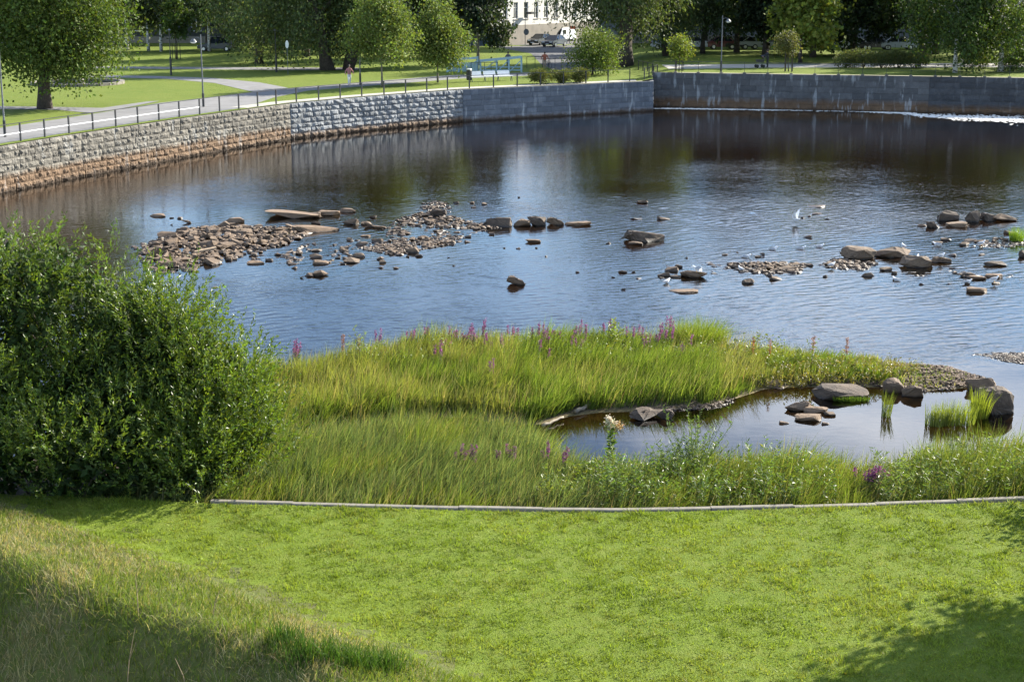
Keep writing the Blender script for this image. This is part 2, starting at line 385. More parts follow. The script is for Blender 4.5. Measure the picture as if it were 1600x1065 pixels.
# near lawn with the rough bank rising at the lower left to a ridge and falling away on its camera side, a drop shaped to put that side in shade
LA = np.array(G(110,795,.9)); LB = np.array(G(840,1065,.9)); LD = (LB-LA)/np.linalg.norm(LB-LA); LN = np.array([LD[1], -LD[0]])
if LN[0] > 0: LN = -LN
def bank_s(x, y): return (x-LA[0])*LN[0]+(y-LA[1])*LN[1]
_ra, _rb = np.array(G(0,862,1.42)), np.array(G(600,1068,1.42))
def bank_t(x, y): return (x-LA[0])*LD[0]+(y-LA[1])*LD[1]
_sa, _sb, _ta, _tb = bank_s(*_ra), bank_s(*_rb), bank_t(*_ra), bank_t(*_rb)
SR1 = (_sb-_sa)/(_tb-_ta); SR0 = _sa-SR1*_ta
def lawnz(x, y):
    x = np.asarray(x, float); y = np.asarray(y, float)
    s = bank_s(x, y)+(fbm(x, y, 2.4, 11)-.5)*.7; t = bank_t(x, y)
    sr = SR0+SR1*t                                            # ridge line
    up = np.where(s > 0, .17*np.minimum(s, sr)*sst(0, 1.2, s), 0)
    over = np.clip(s-sr, 0, None); dn = np.where(over < .5, .9*over*over, .225+.9*(over-.5)); dn = np.minimum(dn, 3.4)
    kerbdip = 0.0
    return .9+up-dn+(fbm(x, y, 1.3, 5)-.5)*.07+kerbdip

# ------------------------------------------------------------------ the setting
def grid_mesh(name, xs, ys, zf):
    X, Y = np.meshgrid(xs, ys); Z = zf(X, Y); V = np.stack([X, Y, Z], -1).reshape(-1, 3); nx = len(xs)
    i = (np.arange(len(ys)-1)[:,None]*nx+np.arange(nx-1)[None,:]).ravel()
    return np_mesh(name, V, np.stack([i, i+1, i+nx+1, i+nx], 1), smooth=True)
bed = mobj('river_bed', grid_mesh('river_bed', np.arange(-46, 92.1, .9), np.concatenate([np.arange(35.2, 95, .5), np.arange(95, 162, 2.5)]), bedz), M['bed']); tag(bed, kind='structure')
# water: real small waves, calm in the sheltered pool; rows get wider apart with distance
CALM = gp([(780,640),(1110,612),(1300,585),(1480,570),(1540,560),(1700,545),(1700,800),(780,800)])
def ripple_amount(X, Y):
    calm = sst(-1.5, 2.0, sdist(X, Y, CALM)); lee = sst(-3, 1, sdist(X, Y, SHALLOW[0][0])); shore = sst(-1.0, .6, sdist(X, Y, ISLAND))
    gust = .22+1.35*fbm(X, Y*1.8, 17, 81)**1.3
    return (1-.965*calm)*(1-.45*lee)*(1-.5*shore)*(.35+.65*sst(0, 14, np.abs(Y-ywall(X))))*gust*np.interp(Y, [60,85,105,130], [1.0,.85,.6,.34])
yr = [35.4]
while yr[-1] < 160: yr.append(yr[-1]+np.interp(yr[-1], [36,56,70,100,150], [.5,.13,.14,.19,.30]))
yr = np.array(yr); nc_ = 300; half = np.interp(yr, [35,60,100,160], [18,24,42,64]); Xw = np.linspace(-1, 1, nc_)[None]*half[:,None]; Yw = np.repeat(yr[:,None], nc_, 1)
amp = ripple_amount(Xw, Yw); Zw = np.zeros_like(Xw); wr = np.random.default_rng(17)
for k in range(46):
    lam = .27*2**wr.uniform(0, 1.5); th = wr.normal()*.62-1.15; kx, ky = math.cos(th)*2*math.pi/lam, math.sin(th)*2*math.pi/lam
    Zw += (.0064*lam)*np.sin(kx*Xw+ky*Yw+wr.uniform(0, 6.28))*.55
Zw *= amp
me = np_mesh('river', np.stack([Xw, Yw, Zw], -1).reshape(-1,3), (lambda i: np.stack([i,i+1,i+nc_+1,i+nc_],1))((np.arange(len(yr)-1)[:,None]*nc_+np.arange(nc_-1)[None]).ravel()), smooth=True)
ca = me.color_attributes.new('Col', 'FLOAT_COLOR', 'POINT'); c4 = np.ones((amp.size, 4), np.float32); c4[:, :3] = amp.ravel()[:, None]; ca.data.foreach_set('color', c4.ravel())
river = mobj('river', me, M['water']); tag(river, kind='structure')
for nm_, x0, x1 in (('river_reach', -130, -1), ('river_reach', 1, 130)):      # the river goes on beyond the waves in view
    yy = yr[::12]; hh = np.interp(yy, [35,60,100,160], [18,24,42,64])*np.sign(x1+x0); xa = hh; xb = np.sign(x1+x0)*130+0*hh; n_ = len(yy)
    tag(mobj(nm_, np_mesh(nm_, np.concatenate([np.stack([xa, yy, 0*yy], 1), np.stack([xb, yy, 0*yy], 1)]), np.array([(i,i+n_,i+n_+1,i+1) if x0 > 0 else (i+n_,i,i+1,i+n_+1) for i in range(n_-1)])), M['water']), kind='structure')

# park ground beyond the quay walls, out to the horizon
xs = np.concatenate([np.linspace(-900, -120, 6), np.arange(-110, -36, 8), np.arange(-36, 13.01, 1.0), [13.05,13.1,13.2,13.4,14,14.5,15,15.5], np.arange(17, 92, 4), np.linspace(100, 900, 6)])
vs_ = np.array([.36, 1, 2, 4, 8, 14, 22, 34, 50, 80, 140, 300, 700, 1500]); XX, VV = np.meshgrid(xs, vs_)
YY = ywall(np.clip(XX, -36, 13.09)); YY = np.where(XX > 13.1, ywall(XX), YY); YY = YY+VV
P_ = np.stack([XX, YY, zpark(XX, YY)], -1).reshape(-1, 3); nx = len(xs)
i = (np.arange(len(vs_)-1)[:,None]*nx+np.arange(nx-1)[None,:]).ravel()
park = mobj('park_ground', np_mesh('park_ground', P_, np.stack([i,i+1,i+nx+1,i+nx], 1)), M['park_lawn']); tag(park, kind='structure')
def sheet(name, pix, mat, dz, z=QZ, world=None):
    pts = world or gp(pix, z); tri = tessellate_polygon([[Vector((a, b, 0)) for a, b in pts]])
    me = bpy.data.meshes.new(name); me.from_pydata([(a, b, z+dz) for a, b in pts], [], [tuple(t) for t in tri])
    bm = bmesh.new(); bm.from_mesh(me)
    for f in bm.faces:
        if f.normal.z < 0: f.normal_flip()
    bm.to_mesh(me); bm.free()
    return tag(mobj(name, me, mat), kind='structure')
def off(pts, d):                                  # wall line moved d metres back from the water
    out = []
    for i, (x, y) in enumerate(pts):
        a, b = pts[max(i-1, 0)], pts[min(i+1, len(pts)-1)]; t = Vector((b[0]-a[0], b[1]-a[1])).normalized(); out.append((x-t.y*d, y+t.x*d))
    return out
QUAYLINE = WALL1[:-1]+WALL2[:-1]+WALL3
edge = off(QUAYLINE, .75)
sheet('promenade_path', None, M['asphalt'], .006, world=edge[:9]+gp([(428,152.5),(480,142),(600,132.5),(720,123),(838,118),(838,113),(700,118),(560,129),(470,136),(385,146),(250,161),(140,179),(0,200),(-60,208)], QZ)+[(-43,70)])
sheet('quay_edge_strip', None, M['gravelpath'], .010, world=off(QUAYLINE, .37)[8:14]+[off(QUAYLINE, 1.9)[k] for k in range(len(QUAYLINE)-1, 7, -1)])
sheet('garden_path', [(130,117.5),(240,119),(330,122),(405,129),(450,137.5),(400,145),(335,130),(260,123.5),(140,120.5)], M['asphalt'], .014)
sheet('back_path', [(150,104),(320,105),(440,105.5),(560,106),(560,110),(440,110),(320,108.5),(150,107)], M['asphalt'], .006)
sheet('side_path', [(-40,166),(60,167),(160,169),(230,159),(250,158),(180,172),(140,177),(90,172),(-40,170)], M['asphalt'], .018)
sheet('street', [(772,73),(905,70),(960,68),(985,92),(940,108),(865,110),(845,100),(830,84)], M['road'], .006)
sheet('street_far', None, M['road'], .010, world=[G(800,71,QZ), G(960,68,QZ), (45,290), (28,290)])
sheet('far_quay_path', [(1034,101.5),(1200,100),(1400,100.5),(1480,99),(1700,100),(1700,105.5),(1400,105.5),(1200,106),(1090,107.5),(1045,108)], M['gravelpath'], .006, z=FZ)

# near lawn and bank
xs = np.arange(-20, 20.01, .25); nr = 70
XX = np.repeat(xs[None], nr, 0); top = ykerb(xs)-.12; f = np.linspace(0, 1, nr)[:, None]; YY = 14*(1-f)+top[None]*f
Z = lawnz(XX, YY); V = np.stack([XX, YY, Z], -1).reshape(-1, 3); nx = len(xs)
i = (np.arange(nr-1)[:,None]*nx+np.arange(nx-1)[None,:]).ravel()
lawn = mobj('near_lawn', np_mesh('near_lawn', V, np.stack([i,i+1,i+nx+1,i+nx], 1), smooth=True), M['near_lawn']); tag(lawn, kind='structure')
lawn.data.materials.append(M['bank_soil'])
cen = np.stack([XX[:-1,:-1].ravel()+.12, YY[:-1,:-1].ravel()+.1], 1)
lawn.data.polygons.foreach_set('material_index', (bank_s(cen[:,0], cen[:,1])+(fbm(cen[:,0], cen[:,1], 1.5, 8)-.5)*2 +rng.uniform(-.5,.5,len(cen)) > .5).astype(np.int32)); lawn.data.update()
# concrete kerb, stone by stone
kerb = empty('kerb'); tag(kerb, kind='structure')
kp = [Vector((x, float(ykerb(x)), 0)) for x in np.arange(-6.9, 15.5, 1.9)]
for a, b in zip(kp[:-1], kp[1:]):
    d = b-a; L = d.length-.012; mb = MB(); w = .085
    mb.prism([(-w,.1),(w,.1),(w,.965),(w-.02,.98),(-w+.02,.98),(-w,.965)], 0, L)
    mb.build('kerb_stone', M['concrete'], kerb, loc=(a.x, a.y, -.035+random.uniform(-.012,.012)), rot=(0,random.uniform(-.03,.03),math.atan2(d.y,d.x)-math.pi/2+random.uniform(-.006,.006)))

# ------------------------------------------------------------------ quay walls, block by block
def block_meshes(n, rough, nx=4, nz=3):
    out = []
    for k in range(n):
        vs = []; fs = []
        for j in range(nz+1):
            for i in range(nx+1):
                e = i in (0, nx) or j in (0, nz)
                x = -.5+i/nx; z = j/nz
                if not e: x += random.uniform(-.08,.08); z += random.uniform(-.08,.08)
                y = -.5+(.10*rough+.02 if e else -random.uniform(.0,.55)*rough)
                if j == nz and not (i in (0,nx)): y -= random.uniform(0,.12)*rough
                vs.append((x, y, z))
        W = nx+1
        for j in range(nz):
            for i in range(nx):
                a = j*W+i; q = (a, a+1, a+W+1, a+W)
                fs += [(q[0],q[1],q[2]),(q[0],q[2],q[3])] if random.random() < .5 else [(q[0],q[1],q[3]),(q[1],q[2],q[3])]
        o = len(vs); vs += [(-.5,.5,0),(.5,.5,0),(.5,.5,1),(-.5,.5,1)]
        tl, tr = nz*W, nz*W+nx
        fs += [tuple(range(tl, tr+1))+(o+2, o+3), (nx,)+(o+1,o+2)+tuple(range(tr, nx, -W)), (0,)+tuple(range(W, tl+1, W))+(o+3,o), tuple(range(nx,-1,-1))+(o,o+1)]
        me = bpy.data.meshes.new('stone_block'); me.from_pydata(vs, [], fs)
        bm = bmesh.new(); bm.from_mesh(me); bmesh.ops.recalc_face_normals(bm, faces=bm.faces); bm.to_mesh(me); bm.free(); me.update()
        out.append(me)
    return out
def polylen(P): return sum(math.dist(a, b) for a, b in zip(P[:-1], P[1:]))
def at_len(P, s):
    for a, b in zip(P[:-1], P[1:]):
        d = math.dist(a, b)
        if s <= d or (a, b) == (P[-2], P[-1]): t = s/d; return Vector((a[0]+(b[0]-a[0])*t, a[1]+(b[1]-a[1])*t))
        s -= d
def stone_wall(label, P, top, ncourse, lmean, mat, rough, group, depth=.34, base=-.5, s_from=0.0):
    w = empty('quay_wall', (P[0][0], P[0][1], 0)); tag(w, label, 'wall', group); bpy.context.view_layer.update()
    base_loc = Vector(w.location); L = polylen(P); vars_ = block_meshes(10, rough)
    for me in vars_: me.materials.append(mat)
    hs = np.array([random.uniform(.92, 1.08) for _ in range(ncourse)]); hs = hs/hs.sum()*(top-0.03)
    z = 0.0; c = 0
    for ci, h in enumerate([-base]+list(hs)):
        z0 = base if ci == 0 else z
        s = s_from
        if ci > 0:
            s += -random.uniform(0, .6)*lmean*(ci % 2)
            while s < L-.05:
                l = lmean*random.choice([.62,.8,.95,1.05,1.25,1.5]); e = min(s+l, L)
                if L-e < .3: e = L
                a = max(s, s_from)
                if e-a > .12:
                    p0, p1 = at_len(P, a), at_len(P, e); d = p1-p0; mid = (p0+p1)/2; nrm = Vector((-d.y, d.x)).normalized()
                    q = mid+nrm*(depth/2-.02+random.uniform(-.025,.03)*(rough*2))
                    o = bpy.data.objects.new('stone_block', random.choice(vars_)); C.objects.link(o); o.parent = w
                    o.location = (q.x-base_loc.x, q.y-base_loc.y, z0); o.rotation_euler = (0,0,math.atan2(d.y,d.x))
                    o.scale = (d.length-.018, depth, h-.016)
                s = e
        z += h if ci > 0 else 0
    B0 = off(P, .12); B1 = off(P, .9); mb = MB()
    for k in range(len(P)-1):
        q = [B0[k], B0[k+1], B1[k+1], B1[k]]; vs = [(x-base_loc.x, y-base_loc.y, base) for x, y in q]+[(x-base_loc.x, y-base_loc.y, top-.06) for x, y in q]
        mb.add(vs, [(0,3,2,1),(4,5,6,7),(0,1,5,4),(1,2,6,5),(2,3,7,6),(3,0,4,7)])
    mb.build('core', M['mortar'], w)
    return w
GW = 'granite quay walls around the basin'
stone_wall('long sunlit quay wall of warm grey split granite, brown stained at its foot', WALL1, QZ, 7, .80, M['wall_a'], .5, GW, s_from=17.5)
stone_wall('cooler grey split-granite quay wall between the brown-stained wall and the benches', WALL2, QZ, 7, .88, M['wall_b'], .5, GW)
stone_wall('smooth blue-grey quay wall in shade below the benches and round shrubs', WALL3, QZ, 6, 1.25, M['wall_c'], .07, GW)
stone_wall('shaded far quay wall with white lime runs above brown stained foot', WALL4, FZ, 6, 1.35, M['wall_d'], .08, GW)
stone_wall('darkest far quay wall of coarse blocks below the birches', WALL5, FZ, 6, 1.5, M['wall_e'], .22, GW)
stone_wall('short return wall at the corner where two quays meet', [(13.02,148.62),(13.2,152.4)], QZ, 6, 1.2, M['wall_c'], .08, GW)

# ------------------------------------------------------------------ railings along the quays
def railing(label, line, spacing, hgt, group, z, white_to=None, s0=0.0, thin=.085, feet=False, mid=False):
    r = empty('quay_railing', (line[0][0], line[0][1], z)); tag(r, label, 'railing', group); b = Vector(r.location)
    L = polylen(line); n = int((L-s0)/spacing); P = [at_len(line, s0+k*spacing) for k in range(n+1)]
    pm = MB().box(-thin/2, thin/2, -thin/2, thin/2, 0, hgt).mesh('post'); pm.materials.append(M['black_metal'])
    fm = MB().box(-.14, .14, -.12, .12, -.02, .06).mesh('post_foot'); fm.materials.append(M['concrete'])
    for k, p in enumerate(P):
        o = mobj('post', pm, None, r, (p.x-b.x, p.y-b.y, 0))
        if k+1 < len(P): o.rotation_euler.z = math.atan2((P[k+1]-p).y, (P[k+1]-p).x)
        if feet: mobj('foot', fm, None, o)
    mb = MB(); mw = MB(); mm = MB()
    for k in range(len(P)-1):
        a, c = [Vector((p.x-b.x, p.y-b.y, hgt-.01)) for p in (P[k], P[k+1])]; mb.bar(a, c, .055, .04)
        dn = Vector((0,0,-hgt*.52))
        if white_to is not None and k < white_to: mw.bar(a+dn, c+dn, .05, .05)
        elif mid: mm.bar(a+dn, c+dn, .018)
    mb.build('top_rail', M['black_metal'], r)
    if mw.v: mw.build('middle_rail', M['white_paint'], r)['label'] = 'white painted middle rail'
    if mm.v: mm.build('middle_rail', M['black_metal'], r)
    return r
qf = off(QUAYLINE, .45)
l1 = polylen(qf[:4]); w1 = int((polylen(qf[:9])-2.2-l1)/2.42)
railing('black railing with a white middle rail above the curved quay wall', qf, 2.42, 1.1, 'railings on the quays', QZ, white_to=w1-1, s0=l1)
railing('thin wire railing with pale feet above the shaded far quay wall', off(WALL4+WALL5[1:], .35), 2.15, 1.0, 'railings on the quays', FZ, thin=.035, feet=True, mid=True)
railing('black railing behind the quay corner across the channel mouth', [(12.2,149.2),(13.9,154.5),(12.5,163)], 1.9, 1.1, 'railings on the quays', QZ, mid=True)

# ------------------------------------------------------------------ street lamps and posts
def street_lamp(label, px, py, h=5.3, z=QZ, side=-1, arm=.55):
    x, y = G(px, py, z); r = empty('street_lamp', (x, y, z)); tag(r, label, 'street lamp', 'park street lamps')
    MB().tube([(0,0,0),(0,0,1.0)], .09, 8).build('base', M['black_metal'], r)
    MB().tube([(0,0,1.0),(0,0,h)], [.06,.042], 8).build('pole', M['grey_metal'], r)
    a = MB().tube([(0,0,h-.35),(side*arm*.5,0,h-.22),(side*arm,0,h-.28)], .025, 6).build('arm', M['grey_metal'], r)
    hd = MB().lathe((side*arm,0,h-.62), [(.05,.32),(.10,.28),(.24,.12),(.26,.08)], 10).build('head', M['grey_metal'], r)
    MB().lathe((side*arm,0,h-.62), [(.23,.075),(.20,.01),(.10,-.04)], 10).build('lens', M['lamp_glass'], hd)
street_lamp('slim lamp post at the railing beside the big shade tree', 8, 214)
street_lamp('slim lamp post beside the white-railed path below the white birches', 318, 167)
street_lamp('slim lamp post by the walker in white trousers', 563, 133)
street_lamp('slim lamp post on the far quay beside the pram', 1126.5, 112.5, z=FZ, side=1, h=5.2)
def dark_post(px, py, h, label):
    x, y = G(px, py, QZ); o = empty('path_light', (x, y, QZ)); tag(o, label, 'path light', 'dark path light posts')
    MB().tube([(0,0,0),(0,0,h*.42)], .10, 8).build('base', M['black_metal'], o); MB().tube([(0,0,h*.42),(0,0,h)], .05, 8).build('pole', M['black_metal'], o)
    MB().lathe((0,0,h), [(.05,0),(.16,.06),(.16,.10),(.04,.2)], 10).build('cap', M['grey_metal'], o)
dark_post(267.5, 118, 4.2, 'dark post with small cap light beside the staked young tree')
dark_post(432, 113, 4.0, 'dark post with small cap light beside the white round sign')
x, y = G(450, 117, QZ); s = empty('round_sign', (x, y, QZ)); tag(s, 'white round traffic sign on thin post beside the leaning willow', 'sign')
MB().tube([(0,0,0),(0,0,2.6)], .03, 6).build('post', M['grey_metal'], s)
MB().add(*(lambda n=16: ([(.16*math.cos(2*math.pi*k/n), -.045, 2.9+.38*math.sin(2*math.pi*k/n)) for k in range(n)]+[(.16*math.cos(2*math.pi*k/n), -.03, 2.9+.38*math.sin(2*math.pi*k/n)) for k in range(n)], [tuple(range(n)), tuple(range(2*n-1,n-1,-1))]+[(k,(k+1)%n,n+(k+1)%n,n+k) for k in range(n)]))()).build('plate', M['white_paint'], s)

# ------------------------------------------------------------------ bench, bin, lock gate, hoops
x, y = G(768, 127, QZ); ang = math.atan2(10.6, 17.2)-.12
b = empty('park_bench', (x, y, QZ), ang); tag(b, 'long bench with three white backrests standing on the quay', 'bench')
for k in range(3):
    x0 = -2.1+k*1.42
    MB().add([(x0,.22,.50),(x0+1.2,.22,.50),(x0+1.2,.40,.92),(x0,.40,.92),(x0,.26,.49),(x0+1.2,.26,.49),(x0+1.2,.44,.91),(x0,.44,.91)],
             [(0,1,2,3),(7,6,5,4),(0,4,5,1),(1,5,6,2),(2,6,7,3),(3,7,4,0)]).build('backrest', M['white_paint'], b)
MB().box(-2.15,2.1,-.25,.2,.43,.475).build('seat', M['white_paint'], b)
for k in range(4):
    x0 = -2.0+k*1.33; MB().bar((x0,-.2,0),(x0,-.02,.43),.045).bar((x0,.2,0),(x0,-.02,.43),.045).build('leg', M['grey_metal'], b)
x, y = G(733, 128, QZ); t = empty('litter_bin', (x, y, QZ)); tag(t, 'dark litter bin with white lid at the end of the bench', 'bin')
MB().lathe((0,0,.15), [(.22,0),(.25,.1),(.25,.85),(.22,.9)], 12).build('body', M['black_metal'], t); MB().lathe((0,0,1.06), [(.24,0),(.26,.04),(.2,.12)], 12).build('lid', M['white_paint'], t)
MB().tube([(0,.2,0),(0,.2,1.0)], .03, 6).build('post', M['grey_metal'], t)

x, y = G(762, 113, QZ); g = empty('lock_gate', (x, y, QZ)); tag(g, 'pale blue wooden lock gate with sloping balance beams behind the bench', 'lock gate')
for x0 in (-4.0,-2.9,-1.0,-.72,.9,2.1,3.35): MB().box(x0-.09,x0+.09,-.09,.09,0,1.25 if x0 not in (-1.0,3.35) else 1.55).build('post', M['blue_paint'], g)
MB().bar((-4.0,-.12,1.2),(-1.0,-.12,1.42),.14,.2).build('balance_beam', M['blue_paint'], g)
MB().bar((-.8,-.12,1.12),(3.4,-.12,1.50),.16,.24).build('balance_beam', M['blue_paint'], g)
for zz_ in (.22,.55): MB().bar((-4.1,.12,zz_),(-.9,.12,zz_),.05,.16).build('rail', M['blue_paint'], g)
for zz_ in (.2,.5): MB().bar((-.7,.12,zz_),(3.4,.12,zz_),.05,.12).build('rail', M['blue_paint'], g)
for a, c in ((-3.9,-2.95),(-2.8,-1.1),(-.6,.8),(1.0,2.0),(2.2,3.25)): MB().bar((a,-.03,.1),(c,-.03,1.1),.05,.09).build('brace', M['blue_paint'], g)
for k in range(14):
    x0 = -3.95+k*.21; MB().box(x0,x0+.19,.15,.18,.05,.95-.02*(k%2)).build('board', M['blue_paint'], g)
x, y = G(690, 114, QZ); 
for (px, py, w, h, lab) in ((757,116,2.6,1.15,'black steel barrier in front of the blue lock gate'),(872,108,3.2,1.05,'black steel barrier across the street end beside the cyclist'),(836,107,1.7,1.2,'black steel barrier between the lock gate and the cyclist')):
    x, y = G(px, py, QZ); o = empty('barrier', (x, y, QZ), random.uniform(-.1,.1)); tag(o, lab, 'barrier', 'black steel barriers by the lock')
    n = int(w/.62)
    for k in range(n+1): MB().bar((-w/2+k*w/n,0,0),(-w/2+k*w/n,0,h),.05).build('post', M['black_metal'], o)
    MB().bar((-w/2,0,h-.02),(w/2,0,h-.02),.05).build('top_rail', M['black_metal'], o)

# ------------------------------------------------------------------ signs by the street
def pole_sign(label, px, py, h, shape, mat):
    x, y = G(px, py, QZ); o = empty('traffic_sign', (x, y, QZ)); tag(o, label, 'sign')
    MB().tube([(0,0,0),(0,0,h)], .05, 6).build('post', M['grey_metal'], o)
    if shape == 'round':
        n = 14; c = [(.32*math.cos(2*math.pi*k/n)+.05, .55+0*k) for k in range(n)]
        MB().add([(.15+.36*math.cos(2*math.pi*k/n), yy, 1.75+.42*math.sin(2*math.pi*k/n)) for yy in (-.08,-.06) for k in range(n)], [tuple(range(n)), tuple(range(2*n-1,n-1,-1))]+[(k,(k+1)%n,n+(k+1)%n,n+k) for k in range(n)]).build('plate', mat, o)
    else: MB().box(.06,.78,-.05,-.02,1.95,2.35).build('plate', mat, o)
pole_sign('round dark sign seen from behind on a tall pole by the white house', 820.5, 71, 6.0, 'round', M['grey_metal'])
pole_sign('small orange-red sign on a thin pole beside the parked cars', 890, 68.5, 6.5, 'box', M['orange_sign'])

# ------------------------------------------------------------------ cars
def car(label, x, y, z, rz, paint, L=4.3, W=1.75, H=1.45, van=False):
    r = empty('parked_car', (x, y, z), rz); tag(r, label, 'car', 'cars parked beyond the park')
    h = H
    if van: prof = [(-L/2,.32),(L/2,.32),(L/2,.75),(L/2-.35,.98),(L/2-1.05,h-.05),(L/2-1.3,h),(-L/2+.12,h),(-L/2,h-.2)]
    else: prof = [(-L/2,.3),(L/2,.3),(L/2,.62),(L/2-.12,.76),(L/2-1.05,.93),(-L/2+.75,1.0),(-L/2+.08,.92),(-L/2,.7)]
    mb = MB(); n = len(prof)
    for s in (-1, 1): pass
    vs = []; wid = lambda z: W/2*(1-.06*max(0, (z-.6)/.6))
    for s in (-1, 1): vs += [(px_, s*wid(pz), pz) for px_, pz in prof]
    mb.add(vs, [tuple(range(n)), tuple(range(2*n-1,n-1,-1))]+[(k, k+n, (k+1)%n+n, (k+1)%n) for k in range(n)])
    mb.build('body', paint, r)
    if not van:
        cb = [(L/2-1.1,.925),(L/2-1.75,h-.02),(L/2-2.1,h),(-L/2+1.15,h-.02),(-L/2+.45,.99)]
        vs = []
        for s in (-1, 1): vs += [(a, s*(W/2-.08-(c-.93)*.35), c) for a, c in cb]
        m = len(cb); gls = MB().add(vs, [tuple(range(m)), tuple(range(2*m-1,m-1,-1))]+[(k,k+m,(k+1)%m+m,(k+1)%m) for k in range(m)]).build('cabin', M['glass'], r)
        MB().box(-L/2+1.2, L/2-1.95, -W/2+.27, W/2-.27, h-.012, h+.018).build('roof', paint, r)
        for s in (-1, 1):
            for (xa, za, xb, zb) in ((L/2-1.12,.94,L/2-1.83,h-.01),(-.1,.96,-.15,h),(-L/2+.5,1.0,-L/2+1.18,h-.01)):
                MB().bar((xa, s*(W/2-.075-(za-.93)*.35), za),(xb, s*(W/2-.075-(zb-.93)*.35), zb),.07).build('pillar', paint, r)
    else:
        MB().add([(L/2-.40,-W/2+.15,1.0),(L/2-.40,W/2-.15,1.0),(L/2-1.0,W/2-.2,h-.1),(L/2-1.0,-W/2+.2,h-.1)], [(0,1,2,3)]).build('windscreen', M['glass'], r, loc=(.03,0,.02))
        for s in (-1, 1): MB().box(L/2-1.9,L/2-1.1,s*(W/2-.02)-.02,s*(W/2-.02)+.02,1.05,h-.25).build('side_window', M['glass'], r)
    for sx in (L/2-.8, -L/2+.75):
        for s in (-1, 1):
            wh = MB().tube([(sx, s*(W/2-.2), .31),(sx, s*(W/2+.015), .31)], .31, 14).build('wheel', M['rubber'], r)
            MB().tube([(sx, s*(W/2+.0), .31),(sx, s*(W/2+.03), .31)], .19, 10).build('rim', M['chrome'], wh)
    for s in (-1, 1):
        MB().box(L/2-.10,L/2+.015,s*(W/2-.32)-.2,s*(W/2-.32)+.2,.60,.74).build('headlight', M['lamp_glass'], r)
        MB().box(-L/2-.012,-L/2+.06,s*(W/2-.2)-.12,s*(W/2-.2)+.12,.70,.86).build('tail_light', M['red_plastic'], r)
        MB().box(L/2-1.35,L/2-1.22,s*(W/2+.05)-.08,s*(W/2+.05)+.08,.95,1.08).build('mirror', paint, r)
    MB().box(L/2-.02,L/2+.02,-.5,.5,.42,.56).build('grille', M['rubber'], r)
    MB().box(L/2+.0,L/2+.03,-.26,.26,.34,.44).build('number_plate', M['white_paint'], r)
pd = car_paint('navy_car_paint', (.012,.018,.035)); pk = car_paint('black_car_paint', (.012,.013,.015)); pw = car_paint('white_car_paint', (.72,.74,.76))
py_ = car_paint('cream_car_paint', (.70,.68,.50)); pg = car_paint('dark_green_car_paint', (.02,.05,.035)); pr = car_paint('dark_red_car_paint', (.10,.012,.012)); ps = car_paint('silver_car_paint', (.36,.40,.45))
def cpx(label, px, py, z, rz, p, **k): x, y = G(px, py, z); car(label, x, y, z+.01, rz, p, **k)
cpx('dark blue car with bright headlights at the foot of the street', 866, 73, QZ, R(-118), pd)
cpx('black car parked behind the dark blue car by the white house', 845, 70.5, QZ, R(-122), pk)
cpx('white van parked up the street behind the dark cars', 879, 65, QZ, R(-122), pw, van=True, H=1.9, L=4.7)
cpx('cream coloured van farther up the street by the orange-red sign', 886, 62.5, QZ, R(-122), py_, van=True, H=2.0, L=4.9)
cpx('dark green car parked beside the cream van', 899, 61.5, QZ, R(-120), pg)
cpx('black car in the shade behind the white birch trunks', 338, 80, QZ, R(178), pk, H=1.75, L=4.4)
for k, (px, p, nm) in enumerate(((1045,ps,'silver car in the shade behind the leaning willow'),(1078,ps,'silver car in the shade behind the staked round sapling'),(1132,pr,'dark red car in shade below the large window'),(1160,pk,'black car in shade right of the dark red car'),(1181,ps,'silver car half hidden beside the black car below the large window'))):
    cpx(nm, px, 77, FZ, R(180 if k % 2 else 0), p)
for k, (px, p, nm) in enumerate(((1338,ps,'silver car in shade behind the long hedge'),(1368,pk,'black car parked behind the long hedge'),(1402,ps,'grey car parked behind the long hedge by the pale stair'),(1575,pk,'dark car in shade behind the birches'))):
    cpx(nm, px, 78, FZ, R(0), p)

